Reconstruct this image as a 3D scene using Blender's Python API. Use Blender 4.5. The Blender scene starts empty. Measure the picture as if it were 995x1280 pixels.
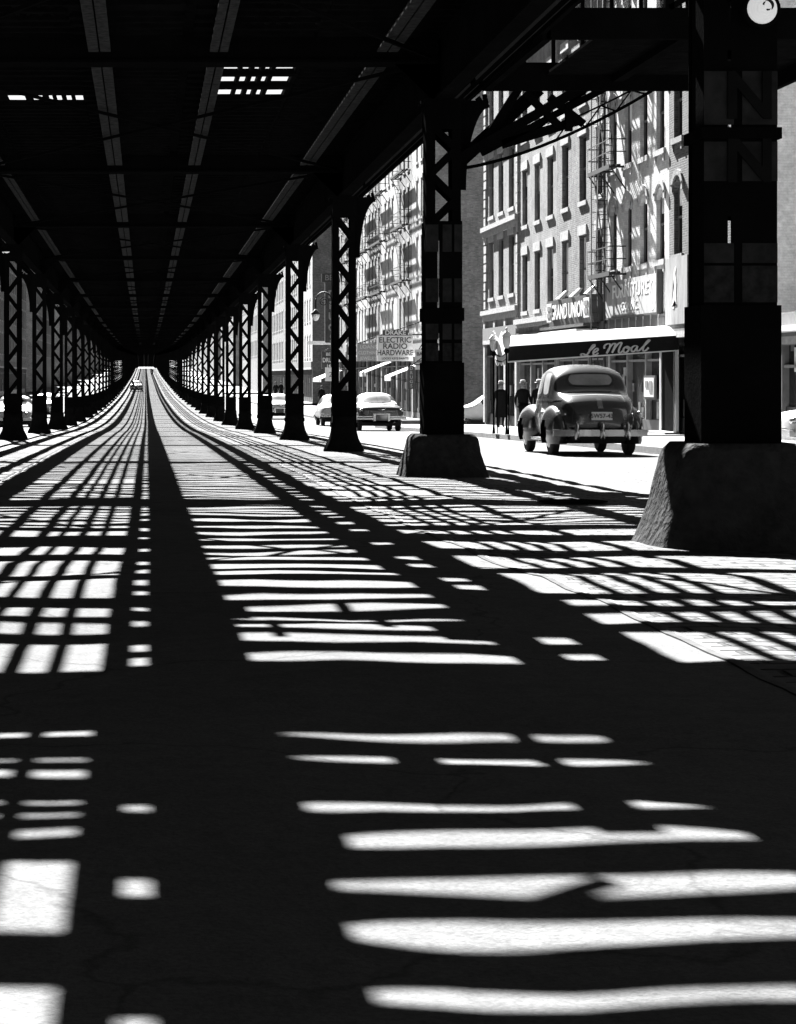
import bpy, bmesh, math, random
from math import radians as R, sin, cos, pi, sqrt, atan2
from mathutils import Vector, Matrix, noise
from mathutils.bvhtree import BVHTree
random.seed(7)
S = bpy.context.scene
COL = S.collection

# ------------------------------------------------------------------ profiles
def hermite(tab):
    xs = [p[0] for p in tab]; ys = [p[1] for p in tab]; n = len(xs)
    d = [(ys[i+1]-ys[i])/(xs[i+1]-xs[i]) for i in range(n-1)]
    m = [d[0]]+[0 if d[i-1]*d[i] <= 0 else 2*d[i-1]*d[i]/(d[i-1]+d[i]) for i in range(1, n-1)]+[d[-1]]
    def f(x):
        if x <= xs[0]: return ys[0]
        if x >= xs[-1]: return ys[-1]
        i = 0
        while x > xs[i+1]: i += 1
        h = xs[i+1]-xs[i]; t = (x-xs[i])/h
        return ((2*t**3-3*t*t+1)*ys[i]+(t**3-2*t*t+t)*h*m[i]+(-2*t**3+3*t*t)*ys[i+1]+(t**3-t*t)*h*m[i+1])
    return f
G_ = hermite([(-60, 1.0), (0, 1.10), (10, 1.115), (15, 1.235), (22, 1.34), (30, 1.44), (45, 1.63), (60, 1.84), (75, 2.06),
              (90, 2.3), (124, 2.62), (161, 2.72), (230, 2.6), (300, 2.2), (345, 1.8), (492, .4), (640, -1.3), (766, -2.9), (820, -3.0), (900, -1.5), (1100, 4.5)])
D_ = hermite([(-60, 5.54), (0, 5.10), (30, 4.88), (75, 4.55), (124, 4.25), (161, 4.1), (230, 4.15), (300, 4.45), (345, 4.85), (492, 6.1), (640, 7.3), (766, 8.7), (820, 8.7), (900, 7.2), (1100, 1.2)])
def gz(y): return -G_(y)                    # street level
def dk(y): return D_(y)                     # underside of the ties

def bump_xy(x, y):
    a = 1.0 if y < 28 else max(0., 1-(y-28)/26.)
    if a <= 0: return 0.
    v = noise.noise(Vector((x*.75, y*.9, 3.1)))*.028 + noise.noise(Vector((x*2.1+9, y*2.7, 1.7)))*.012
    return a*v

# ------------------------------------------------------------------ materials
MATS = {}
def newmat(name):
    m = bpy.data.materials.new(name); m.use_nodes = True
    nt = m.node_tree; nt.nodes.clear()
    out = nt.nodes.new('ShaderNodeOutputMaterial'); b = nt.nodes.new('ShaderNodeBsdfPrincipled')
    nt.links.new(b.outputs[0], out.inputs[0])
    MATS[name] = m
    return m, nt, b
def coords(nt, scale=(1, 1, 1)):
    t = nt.nodes.new('ShaderNodeNewGeometry'); mp = nt.nodes.new('ShaderNodeMapping')
    mp.inputs['Scale'].default_value = scale
    nt.links.new(t.outputs['Position'], mp.inputs[0]); return mp.outputs[0]
def nz(nt, vec, scale, detail=4, rough=.55):
    n = nt.nodes.new('ShaderNodeTexNoise'); n.inputs['Scale'].default_value = scale
    n.inputs['Detail'].default_value = detail; n.inputs['Roughness'].default_value = rough
    nt.links.new(vec, n.inputs['Vector']); return n.outputs['Fac']
def ramp(nt, fac, stops):
    r = nt.nodes.new('ShaderNodeValToRGB'); e = r.color_ramp.elements
    while len(e) < len(stops): e.new(.5)
    for i, (p, v) in enumerate(stops):
        e[i].position = p; e[i].color = (v, v, v, 1)
    nt.links.new(fac, r.inputs[0]); return r.outputs[0]
def mix(nt, a, b, fac=None, mode='MIX', f=.5):
    m = nt.nodes.new('ShaderNodeMix'); m.data_type = 'RGBA'; m.blend_type = mode
    m.inputs[0].default_value = f
    if fac is not None: nt.links.new(fac, m.inputs[0])
    for s, i in ((a, 6), (b, 7)):
        if isinstance(s, (int, float)): m.inputs[i].default_value = (s, s, s, 1)
        else: nt.links.new(s, m.inputs[i])
    return m.outputs[2]
def bump(nt, b, h, dist, strength=1.0, prev=None):
    n = nt.nodes.new('ShaderNodeBump'); n.inputs['Distance'].default_value = dist; n.inputs['Strength'].default_value = strength
    nt.links.new(h, n.inputs['Height'])
    if prev is not None: nt.links.new(prev, n.inputs['Normal'])
    nt.links.new(n.outputs[0], b.inputs['Normal']); return n.outputs[0]
def plain(name, v, rough=.6, var=.25, scale=3., metal=0., spec=.5, bmp=0., bscale=40., coat=0.):
    m, nt, b = newmat(name)
    c = coords(nt); n = nz(nt, c, scale, 6, .6)
    nt.links.new(ramp(nt, n, [(.25, v*(1-var)), (.75, v*(1+var))]), b.inputs['Base Color'])
    b.inputs['Roughness'].default_value = rough; b.inputs['Metallic'].default_value = metal
    b.inputs['Specular IOR Level'].default_value = spec; b.inputs['IOR'].default_value = 1.5 if spec > .06 else 1.0
    b.inputs['Coat Weight'].default_value = coat
    if bmp: bump(nt, b, nz(nt, c, bscale, 3), bmp)
    return m
def brickmat(name, v, mortar, var=.3, painted=False, grime=.35, bw=.21, bh=.07):
    m, nt, b = newmat(name)
    t = nt.nodes.new('ShaderNodeNewGeometry')
    sep = nt.nodes.new('ShaderNodeSeparateXYZ'); nt.links.new(t.outputs['Position'], sep.inputs[0])
    ad = nt.nodes.new('ShaderNodeMath'); ad.operation = 'ADD'
    nt.links.new(sep.outputs[0], ad.inputs[0]); nt.links.new(sep.outputs[1], ad.inputs[1])
    cb = nt.nodes.new('ShaderNodeCombineXYZ'); nt.links.new(ad.outputs[0], cb.inputs[0]); nt.links.new(sep.outputs[2], cb.inputs[1])
    br = nt.nodes.new('ShaderNodeTexBrick'); br.inputs['Scale'].default_value = 1.
    br.inputs['Brick Width'].default_value = bw; br.inputs['Row Height'].default_value = bh
    br.inputs['Mortar Size'].default_value = .012; br.inputs['Mortar Smooth'].default_value = .3
    nt.links.new(cb.outputs[0], br.inputs['Vector'])
    for i, q in (('Color1', v*(1-var)), ('Color2', v*(1+var)), ('Mortar', mortar)): br.inputs[i].default_value = (q, q, q, 1)
    c = coords(nt); n = nz(nt, c, .9, 7, .65)
    g = ramp(nt, n, [(.3, 1-grime), (.6, 1.)])
    n2 = nz(nt, coords(nt, (1, 6, .5)), 1.2, 5, .7)
    g2 = ramp(nt, n2, [(.35, 1-grime*.6), (.6, 1.)])
    col = mix(nt, mix(nt, br.outputs[0], g, mode='MULTIPLY', f=1.), g2, mode='MULTIPLY', f=1.)
    n3 = nz(nt, c, 6, 5, .7)
    col = mix(nt, col, ramp(nt, n3, [(.3, .75), (.7, 1.15)]), mode='MULTIPLY', f=1.)
    nt.links.new(col, b.inputs['Base Color']); b.inputs['Roughness'].default_value = .9
    b.inputs['Specular IOR Level'].default_value = .15
    p = bump(nt, b, br.outputs['Fac'], -.004 if painted else -.010, .8)
    bump(nt, b, nz(nt, c, 14, 4), .012, .6, prev=p)
    return m
def asphalt():
    m, nt, b = newmat('asphalt')
    c = coords(nt); big = nz(nt, c, .55, 6, .6); fine = nz(nt, c, 70, 3, .7); mid = nz(nt, c, 9, 5, .7)
    col = mix(nt, ramp(nt, big, [(.3, .10), (.7, .122)]), ramp(nt, fine, [(.3, .82), (.62, 1.14)]), mode='MULTIPLY', f=1.)
    col = mix(nt, col, ramp(nt, mid, [(.3, .85), (.7, 1.1)]), mode='MULTIPLY', f=1.)
    # tar seams and cracks of the patched surface
    v = nt.nodes.new('ShaderNodeTexVoronoi'); v.feature = 'DISTANCE_TO_EDGE'; v.inputs['Scale'].default_value = .42
    wv = nt.nodes.new('ShaderNodeVectorMath'); wv.operation = 'MULTIPLY_ADD'
    nn = nt.nodes.new('ShaderNodeTexNoise'); nn.inputs['Scale'].default_value = 1.6; nn.inputs['Detail'].default_value = 5
    nt.links.new(c, nn.inputs['Vector']); nt.links.new(nn.outputs['Color'], wv.inputs[0])
    wv.inputs[1].default_value = (.9, .9, .9); nt.links.new(c, wv.inputs[2]); nt.links.new(wv.outputs[0], v.inputs['Vector'])
    crack = ramp(nt, v.outputs['Distance'], [(.0, .7), (.008, 1.)])
    col = mix(nt, col, crack, mode='MULTIPLY', f=1.)
    nt.links.new(col, b.inputs['Base Color']); b.inputs['Roughness'].default_value = .95; b.inputs['IOR'].default_value = 1.0
    p = bump(nt, b, fine, .006, .5); bump(nt, b, mid, .01, .5, prev=p)
    return m
def cobble():
    m, nt, b = newmat('granite_block_paving')
    g = nt.nodes.new('ShaderNodeNewGeometry')
    nn = nt.nodes.new('ShaderNodeTexNoise'); nn.inputs['Scale'].default_value = 3.; nn.inputs['Detail'].default_value = 3
    nt.links.new(g.outputs['Position'], nn.inputs['Vector'])
    wv = nt.nodes.new('ShaderNodeVectorMath'); wv.operation = 'MULTIPLY_ADD'; wv.inputs[1].default_value = (.05, .05, 0)
    nt.links.new(nn.outputs['Color'], wv.inputs[0]); nt.links.new(g.outputs['Position'], wv.inputs[2])
    br = nt.nodes.new('ShaderNodeTexBrick'); br.inputs['Scale'].default_value = 1.; br.inputs['Brick Width'].default_value = .30
    br.inputs['Row Height'].default_value = .14; br.inputs['Mortar Size'].default_value = .02; br.inputs['Mortar Smooth'].default_value = .7
    for i, q in (('Color1', .045), ('Color2', .082), ('Mortar', .010)): br.inputs[i].default_value = (q, q, q, 1)
    nt.links.new(wv.outputs[0], br.inputs['Vector'])
    c = coords(nt); big = nz(nt, c, .5, 5, .6); fine = nz(nt, c, 45, 3, .7)
    col = mix(nt, br.outputs[0], ramp(nt, big, [(.35, .62), (.6, 1.08)]), mode='MULTIPLY', f=1.)
    col = mix(nt, col, ramp(nt, fine, [(.3, .75), (.65, 1.15)]), mode='MULTIPLY', f=1.)
    nt.links.new(col, b.inputs['Base Color']); b.inputs['Roughness'].default_value = .85; b.inputs['Specular IOR Level'].default_value = .08
    p = bump(nt, b, br.outputs['Fac'], -.03, 1.); p = bump(nt, b, fine, .006, .6, prev=p); bump(nt, b, nz(nt, c, 5, 3), .03, .7, prev=p)
    return m
asphalt(); cobble()
plain('steel_black', .006, .85, .3, 2., bmp=.004, spec=.03)
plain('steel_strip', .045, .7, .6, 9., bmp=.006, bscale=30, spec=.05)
plain('timber', .007, .95, .4, 5., spec=.02)
plain('band_grey', .035, .9, .5, 6., spec=.05)
plain('band_mid', .03, .9, .6, 12., spec=.05)
plain('letter_dark', .013, .9, .2, 6., spec=.03)
plain('concrete_base', .045, .9, .45, 7., bmp=.03, bscale=14, spec=.03)
plain('iron_base', .010, .9, .4, 7., bmp=.01, bscale=14, spec=.03)
plain('rail_steel', .09, .95, .4, 8., spec=.02)
plain('rail_groove', .02, .9, .2)
plain('sidewalk', .13, .9, .25, 1.5, bmp=.004, bscale=30, spec=.15)
plain('kerbstone', .14, .85, .3, 3., bmp=.01, spec=.15)
plain('dirt', .10, .95, .3, .5)
brickmat('brick_dark', .10, .15, .35)
brickmat('brick_mid', .19, .24, .3, grime=.5)
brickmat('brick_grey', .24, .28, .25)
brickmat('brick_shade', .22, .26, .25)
brickmat('whitewash', .85, .8, .04, True, .12)
brickmat('white_painted', .54, .5, .06, True, .28)
brickmat('pale_stucco', .29, .27, .08, True, .45)
brickmat('stone_ashlar', .36, .26, .12, True, .3, .9, .38)
plain('stone_trim', .30, .85, .35, 5., bmp=.01, bscale=20)
plain('stone_dark', .14, .85, .35, 5., bmp=.01, bscale=20)
plain('white_paint', .70, .6, .1, 4.)
plain('grey_paint', .16, .6, .3, 4.)
plain('frame_dark', .08, .6, .3, 4.)
plain('dark_paint', .035, .5, .3, 4.)
plain('canvas_white', .78, .9, .06, 6.)
plain('canvas_black', .014, .9, .2, 6., spec=.1)
plain('canvas_grey', .35, .9, .3, 5.)
plain('cloth_dark', .014, .95, .3, 9., spec=.05)
plain('cloth_grey', .07, .95, .3, 9., spec=.1)
plain('skin', .3, .6, .1)
plain('felt_pale', .5, .9, .1); plain('felt_dark', .03, .9, .1)
plain('car_grey', .022, .22, .25, 1.5, coat=.7); plain('car_dark', .02, .3, .2, 2., coat=.7)
plain('car_light', .45, .4, .15, 2., coat=.4); plain('car_white', .75, .4, .05, 2., coat=.3)
plain('chrome', .42, .22, .15, 5., metal=1.)
plain('rubber', .018, .85, .2); plain('sign_white', .62, .7, .12, 8.); plain('sign_grey', .32, .8, .3, 6.)
plain('sign_mid', .075, .8, .3, 6.); plain('iron_fire', .02, .7, .3, spec=.2); plain('lit_goods', .25, .8, .8, 5.)
plain('roofing', .06, .95, .3); plain('leaf', .06, .8, .5, 4.)
def glassmat(name, v, rough, spec):
    m, nt, b = newmat(name); c = coords(nt)
    nt.links.new(ramp(nt, nz(nt, c, 1.3, 4), [(.35, v*.5), (.7, v*1.6)]), b.inputs['Base Color'])
    b.inputs['Roughness'].default_value = rough; b.inputs['Specular IOR Level'].default_value = spec
glassmat('glass_dark', .008, .6, .03); glassmat('glass_shop', .02, .2, .15); glassmat('glass_lit_look', .24, .25, .4); glassmat('blind', .62, .9, .2)  # pale car glass has the light seen through the cabin put into its colour
def facaded(name, v):   # painted sheet with peeling and run marks
    m, nt, b = newmat(name); n = nz(nt, coords(nt, (1, 2.2, .35)), 1.5, 7, .75)
    nt.links.new(ramp(nt, n, [(.36, v*.45), (.5, v), (.62, v*1.25)]), b.inputs['Base Color']); b.inputs['Roughness'].default_value = .9
facaded('faded_board', .28); facaded('stained_board', .17)
def emit(name, v, s):
    m, nt, b = newmat(name); b.inputs['Base Color'].default_value = (v, v, v, 1)
    b.inputs['Emission Color'].default_value = (1, 1, 1, 1); b.inputs['Emission Strength'].default_value = s
emit('lamp_glass', .7, .05)
plain('milk_glass', .75, .4, .05)

# ------------------------------------------------------------------ mesh builder
ORI = {}
class MB:
    def __init__(s): s.v = []; s.f = []; s.m = []; s.ms = []
    def mi(s, mat):
        if mat not in s.ms: s.ms.append(mat)
        return s.ms.index(mat)
    def quad(s, pts, mat=None):
        i = len(s.v); s.v += [tuple(p) for p in pts]; s.f.append(tuple(range(i, i+len(pts)))); s.m.append(s.mi(mat)); return s
    def hexa(s, p, mat=None):     # 8 pts: bottom 4 ccw, top 4
        i = len(s.v); s.v += [tuple(q) for q in p]; k = s.mi(mat)
        for f in ((3, 2, 1, 0), (4, 5, 6, 7), (0, 1, 5, 4), (1, 2, 6, 5), (2, 3, 7, 6), (3, 0, 4, 7)):
            s.f.append(tuple(i+j for j in f)); s.m.append(k)
        return s
    def box(s, x0, x1, y0, y1, z0, z1, mat=None):
        return s.hexa([(x0, y0, z0), (x1, y0, z0), (x1, y1, z0), (x0, y1, z0), (x0, y0, z1), (x1, y0, z1), (x1, y1, z1), (x0, y1, z1)], mat)
    def bar(s, a, b, w, h, mat=None, up=(0, 0, 1)):
        a = Vector(a); b = Vector(b); d = (b-a).normalized(); u = Vector(up)
        if abs(d.dot(u)) > .98: u = Vector((0, 1, 0))
        sx = d.cross(u).normalized()*w/2; sz = sx.cross(d).normalized()*h/2
        return s.hexa([a-sx-sz, a+sx-sz, b+sx-sz, b-sx-sz, a-sx+sz, a+sx+sz, b+sx+sz, b-sx+sz], mat)
    def tube(s, pts, r, n=8, mat=None, cap=True):
        pts = [Vector(p) for p in pts]; rs = r if isinstance(r, (list, tuple)) else [r]*len(pts)
        base = len(s.v); k = s.mi(mat)
        for i, p in enumerate(pts):
            d = (pts[min(i+1, len(pts)-1)]-pts[max(i-1, 0)]).normalized()
            u = Vector((0, 0, 1)) if abs(d.z) < .95 else Vector((1, 0, 0))
            a = d.cross(u).normalized(); c = a.cross(d)
            for j in range(n): s.v.append(tuple(p+(a*cos(2*pi*j/n)+c*sin(2*pi*j/n))*rs[i]))
        for i in range(len(pts)-1):
            for j in range(n):
                s.f.append((base+i*n+j, base+i*n+(j+1) % n, base+(i+1)*n+(j+1) % n, base+(i+1)*n+j)); s.m.append(k)
        if cap:
            s.f.append(tuple(base+j for j in range(n))); s.m.append(k)
            s.f.append(tuple(base+(len(pts)-1)*n+j for j in reversed(range(n)))); s.m.append(k)
        return s
    def lathe(s, prof, c, n=16, mat=None, sx=1., sy=1.):    # prof (r,z)
        base = len(s.v); k = s.mi(mat)
        for r_, z in prof:
            for j in range(n): s.v.append((c[0]+cos(2*pi*j/n)*r_*sx, c[1]+sin(2*pi*j/n)*r_*sy, c[2]+z))
        for i in range(len(prof)-1):
            for j in range(n): s.f.append((base+i*n+j, base+i*n+(j+1) % n, base+(i+1)*n+(j+1) % n, base+(i+1)*n+j)); s.m.append(k)
        s.f.append(tuple(base+j for j in reversed(range(n)))); s.m.append(k)
        s.f.append(tuple(base+(len(prof)-1)*n+j for j in range(n))); s.m.append(k)
        return s
    def ribbon(s, x0, x1, zb, zt, ys, mat=None, zf=None):   # prism running along the avenue
        zf = zf or dk; base = len(s.v); k = s.mi(mat)
        for y in ys:
            z = zf(y); s.v += [(x0, y, z+zb), (x1, y, z+zb), (x1, y, z+zt), (x0, y, z+zt)]
        for i in range(len(ys)-1):
            a = base+4*i
            for j in range(4):
                s.f.append((a+j, a+(j+1) % 4, a+4+(j+1) % 4, a+4+j)); s.m.append(k)
        s.f.append((base+3, base+2, base+1, base)); s.m.append(k)
        e = base+4*(len(ys)-1); s.f.append((e, e+1, e+2, e+3)); s.m.append(k)
        return s
    def mesh(s, name, off=(0, 0, 0), smooth=False):
        me = bpy.data.meshes.new(name); o = Vector(off)
        me.from_pydata([tuple(Vector(v)-o) for v in s.v], [], s.f)
        for mname in s.ms: me.materials.append(MATS[mname] if mname else None)
        me.polygons.foreach_set('material_index', s.m)
        bm = bmesh.new(); bm.from_mesh(me); bmesh.ops.recalc_face_normals(bm, faces=bm.faces); bm.to_mesh(me); bm.free()
        if smooth: me.polygons.foreach_set('use_smooth', [True]*len(me.polygons))
        me.update(); return me
    def build(s, name, parent=None, smooth=False, loc=None):
        """vertices are world coordinates"""
        org = ORI.get(parent.name, Vector((0, 0, 0))) if parent else Vector((0, 0, 0))
        l = Vector(loc) if loc is not None else org
        o = bpy.data.objects.new(name, s.mesh(name, l, smooth)); COL.objects.link(o)
        if parent: o.parent = parent
        o.location = l-org; ORI[o.name] = l.copy(); return o
def tag(o, label=None, cat=None, group=None, kind=None):
    if label: o['label'] = label
    if cat: o['category'] = cat
    if group: o['group'] = group
    if kind: o['kind'] = kind
    return o
def empty(name, loc, label, cat, group=None):
    o = bpy.data.objects.new(name, None); COL.objects.link(o); o.location = loc; ORI[o.name] = Vector(loc)
    return tag(o, label, cat, group)
def inst(name, me, parent, loc, rot=(0, 0, 0), scale=(1, 1, 1)):
    o = bpy.data.objects.new(name, me); COL.objects.link(o)
    org = ORI.get(parent.name, Vector((0, 0, 0))) if parent else Vector((0, 0, 0))
    if parent: o.parent = parent
    o.location = Vector(loc)-org; o.rotation_euler = rot; o.scale = scale; ORI[o.name] = Vector(loc); return o
def copy_tree(o, parent=None):
    c = o.copy(); COL.objects.link(c); c.parent = parent
    for ch in list(o.children): copy_tree(ch, c)
    return c
def text(name, s, parent, loc, size, mat, face='cam', ext=.01, sx=1., align='CENTER', bold=0.):
    cu = bpy.data.curves.new(name, 'FONT'); cu.body = s; cu.size = size; cu.extrude = ext; cu.align_x = align; cu.align_y = 'CENTER'
    cu.offset = bold; cu.materials.append(MATS[mat])
    tmp = bpy.data.objects.new(name, cu); COL.objects.link(tmp); me = bpy.data.meshes.new_from_object(tmp.evaluated_get(bpy.context.evaluated_depsgraph_get()))
    bpy.data.objects.remove(tmp); me.name = name
    o = bpy.data.objects.new(name, me); COL.objects.link(o)
    org = ORI.get(parent.name, Vector((0, 0, 0))); o.parent = parent; o.location = Vector(loc)-org
    o.rotation_euler = (pi/2, 0, 0) if face == 'cam' else (pi/2, 0, -pi/2)
    o.scale = (sx, 1, 1); ORI[o.name] = Vector(loc); return o

# ------------------------------------------------------------------ sun and shadow geometry
SA, SB = .15, 1.36          # horizontal travel of the light per metre of fall, across and along the avenue
FPX, HX, HY = 2609., 182., 470.
def y2Z(ypx):
    lo, hi = 2.5, 120.
    for _ in range(50):
        m = (lo+hi)/2
        if HY+FPX*G_(m)/m > ypx: lo = m
        else: hi = m
    return lo

# ------------------------------------------------------------------ ground and streets
def yrange(segs):
    out = []
    for a, b, d in segs:
        n = max(1, round((b-a)/d)); out += [a+(b-a)*i/n for i in range(n)]
    out.append(segs[-1][1]); return out
def sheet(name, mat, xs, ys, off=0., kind='structure', zb=False, bumpy=True):
    m = MB(); nx = len(xs); k = m.mi(mat)
    for y in ys:
        for x in xs: m.v.append((x, y, gz(y)+off+(bump_xy(x, y) if bumpy else 0)))
    for j in range(len(ys)-1):
        for i in range(nx-1):
            a = j*nx+i; m.f.append((a, a+1, a+1+nx, a+nx)); m.m.append(k)
    o = m.build(name, smooth=True); return tag(o, kind=kind)
def lin(a, b, d):
    n = max(1, round((b-a)/d)); return [a+(b-a)*i/n for i in range(n+1)]
Ysegs = [(-60, 2, 6), (2, 24, .14), (24, 60, .35), (60, 160, 2.), (160, 1100, 10.)]
YS = yrange(Ysegs)
RX0, RX1, KX0, KX1 = -1.95, 2.30, -10.2, 10.45
FXR, FXL = 15.5, -15.0
sheet('road_asphalt', 'asphalt', lin(RX0, RX1, .17), YS)
sheet('road_granite_blocks', 'granite_block_paving', [RX1+t for t in (0, .2, .4, .7, 1, 1.3, 1.7, 2.1, 2.6, 3.2, 4., 5., 6.5)]+[KX1], YS)
sheet('road_granite_blocks', 'granite_block_paving', [KX0, -6, -4.5]+lin(-3.6, RX0, .4), YS)
m = MB(); ysg = yrange([(-400, -60, 100), (-60, 160, 5), (160, 1000, 20), (1000, 3000, 400)])
xsg = [-1500, -400, -100, FXL, KX0-.01, KX1+.01, FXR, 100, 400, 1500]
for j, y in enumerate(ysg):
    for x in xsg: m.v.append((x, y, gz(y)-(.06 if not -10.5 < x < 10.5 else .06)))
for j in range(len(ysg)-1):
    for i in range(len(xsg)-1):
        a = j*len(xsg)+i; m.f.append((a, a+1, a+1+len(xsg), a+len(xsg))); m.m.append(0)
m.ms = ['sidewalk']; tag(m.build('ground'), kind='structure')
blocksR = [(-30, 95.3), (113, 173), (194, 256), (276, 340), (360, 430), (450, 560), (580, 700), (720, 840)]
blocksL = [(-30, 60), (80, 140), (160, 195), (213, 262), (282, 342), (362, 440), (460, 560), (580, 700), (720, 840)]
for side, bl in ((1, blocksR), (-1, blocksL)):
    for a, b in bl:
        ys = yrange([(a, b, 4 if b < 200 else 12)])
        k = KX1 if side > 0 else KX0; f = (FXR if side > 0 else FXL)+side*12
        m = MB().ribbon(*sorted((k+side*.18, f)), -.05, .15, ys, 'sidewalk', gz); tag(m.build('sidewalk'), kind='structure')
        m = MB().ribbon(*sorted((k, k+side*.178)), -.1, .146, ys, 'kerbstone', gz); tag(m.build('kerb'), kind='structure')
for x, nm in ((2.28, 0), (-1.92, 3)):
    ys = [y for i, y in enumerate(YS) if y > (6., 27., 27., 20.)[nm]]
    m = MB(); zf = lambda y, x=x: gz(y)+bump_xy(x, y)
    m.ribbon(x-.045, x-.005, -.02, .006, ys, 'rail_steel', zf); m.ribbon(x-.004, x+.022, -.02, .003, ys, 'rail_groove', zf)
    o = m.build('streetcar_rail')
    tag(o, ['steel streetcar rail where asphalt meets granite blocks, nearest the right columns', 'steel streetcar rail in the asphalt under the wide bright ladder of sunlight',
            'steel streetcar rail in the asphalt under the narrow barred stripes of sunlight', 'steel streetcar rail nearest the left row of columns'][nm], 'rail', 'streetcar rails in the avenue')
# manhole cover on the granite paving
tag(MB().lathe([(.36, 0), (.36, .008), (.33, .012), (0.01, .012)], (4.55, 22.2, gz(22.2)+.006), 24, 'iron_base').build('manhole_cover'), 'round dark iron manhole cover in the granite blocks beyond the nearest column', 'manhole cover')

# ------------------------------------------------------------------ the elevated railway
EL = empty('elevated_railway', (0, 0, 0), 'black steel elevated railway on two rows of latticed columns over the avenue', 'elevated railway')
XR, XL_ = 4.30, -3.83
YE0, YE1 = -30.4, 1003.
elys = yrange([(YE0, 160, 4.), (160, YE1, 12.)])
CY = [15.*i+.3 for i in range(-2, 67)]
for X, nm in ((XR, 1), (XL_, -1)):
    m = MB(); so = nm
    m.ribbon(X-.13, X+.13, -.88, -.84, elys, 'steel_black'); m.ribbon(X-.03, X+.03, -.84, -.02, elys, 'steel_black'); m.ribbon(X-.10, X+.10, -.02, .02, elys, 'steel_black')
    m.build('column_girder', EL)
    m = MB(); xo = sorted((X+so*.42, X+so*.51)); m.ribbon(xo[0], xo[1], -.66, -.60, elys, 'steel_black')
    m.ribbon(X+so*.55-.03, X+so*.55+.03, -.74, -.52, elys, 'steel_black'); m.build('outer_walkway', EL)
# longitudinal stringers, lighter on their undersides
for X, w in ((-3.14, .22), (-.66, .32), (1.05, .26), (3.47, .30)):
    m = MB(); seg = []
    for i in range(-3, 66):
        a, b = 15*i+.64, 15*(i+1)-.04
        if a < YE0: continue
        ys = lin(a, b, 5)
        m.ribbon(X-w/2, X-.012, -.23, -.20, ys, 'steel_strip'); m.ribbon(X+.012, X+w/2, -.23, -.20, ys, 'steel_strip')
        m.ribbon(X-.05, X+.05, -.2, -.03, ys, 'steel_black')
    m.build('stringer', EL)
# cross girders at the columns
cg = MB(); z0 = 0
cg.box(XL_+.1, XR-.1, -.25, .25, -.36, -.32, 'steel_black').box(XL_+.1, XR-.1, -.20, .20, -.32, .10, 'steel_black').box(XL_+.1, XR-.1, -.25, .25, .1, .14, 'steel_black')
for s_ in (-1, 1):
    for X in (XL_, XR): cg.hexa([(X-s_*0, -.05, -1.0), (X+.02, -.05, -1.0), (X+.02, .05, -1.0), (X, .05, -1.0), (X-.7, -.05, -.34), (X+.7, -.05, -.34), (X+.7, .05, -.34), (X-.7, .05, -.34)], 'steel_black')
cgm = cg.mesh('cross_girder')
for i, y in enumerate(CY):
    inst('cross_girder', cgm, EL, (0, y, dk(y)))
# sway braces between girders (thin rods under the deck)
m = MB()
for i in range(-1, 16):
    y0, y1 = 15*i+.6, 15*(i+1)
    for xa, xb in ((XL_+.2, XR-.2), (XR-.2, XL_+.2)):
        m.bar((xa, y0, dk(y0)-.3), (xb, y1, dk(y1)-.3), .05, .05, 'steel_black')
m.build('sway_bracing', EL)

# ties and timbers: the slats through which the sun falls
TB, TT = .0, .05
def deckspan(za, zb):      # lit interval on the street -> the gap in the deck
    def up(z, h): return z
    ya = za
    for _ in range(6): ya = za+SB*(dk(ya)+TB+G_(za))
    yb = zb
    for _ in range(6): yb = zb+SB*(dk(yb)+TT+G_(zb))
    return ya, yb
def warped(m, x0, x1, y0, y1, n, amp, seed, mat='timber', d=.05):
    """one slat whose edges wander, n pieces across"""
    base = len(m.v); k = m.mi(mat)
    for i in range(n+1):
        x = x0+(x1-x0)*i/n
        a = noise.noise(Vector((x*2.3, seed*3.7, .3)))*amp; b = noise.noise(Vector((x*2.6, seed*3.7, 7.3)))*amp
        e_ = min(1., min(x-x0, x1-x)/(.22*(x1-x0)+1e-6)); e_ = (1-e_)**2*.035 if amp > .05 else 0.; a -= e_; b += e_
        ya, yb = y0+a, y1+b
        if yb-ya < .02: yb = ya+.02
        z = dk((y0+y1)/2)
        m.v += [(x, ya, z), (x, yb, z), (x, yb, z+d), (x, ya, z+d)]
    for i in range(n):
        a = base+4*i
        for j in range(4): m.f.append((a+j, a+(j+1) % 4, a+4+(j+1) % 4, a+4+j)); m.m.append(k)
    m.f.append((base+3, base+2, base+1, base)); m.m.append(k); e = base+4*n; m.f.append((e, e+1, e+2, e+3)); m.m.append(k)
def px(l): return sorted((y2Z(b), y2Z(a)) for a, b in l)
Mpx = px([(1216, 1250), (1136, 1176), (1088, 1119), (1036, 1061), (1003, 1016), (941, 949), (914, 923), (818, 832), (796, 809), (781, 791), (771, 775), (754, 762),
          (742, 749), (728, 736), (716, 722), (705, 711), (696, 701), (688, 692), (680, 684), (672, 677), (664, 668), (656, 660), (648, 652)])
Mpx = [(a+(b-a)*.17, b-(b-a)*.17) if a < 7 else (a+(b-a)*.06, b-(b-a)*.06) for a, b in Mpx]
Lpx = px([(1212, 1300), (1070, 1162), (1032, 1044), (1014, 1022), (998, 1005), (961, 973), (947, 952), (905, 916), (799, 842), (779, 791), (760, 774), (724, 749),
          (699, 720), (681, 695), (663, 670)])
Rpx = px([(788, 832), (765, 779), (751, 759), (715, 742), (694, 710), (676, 690), (661, 668)])
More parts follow.
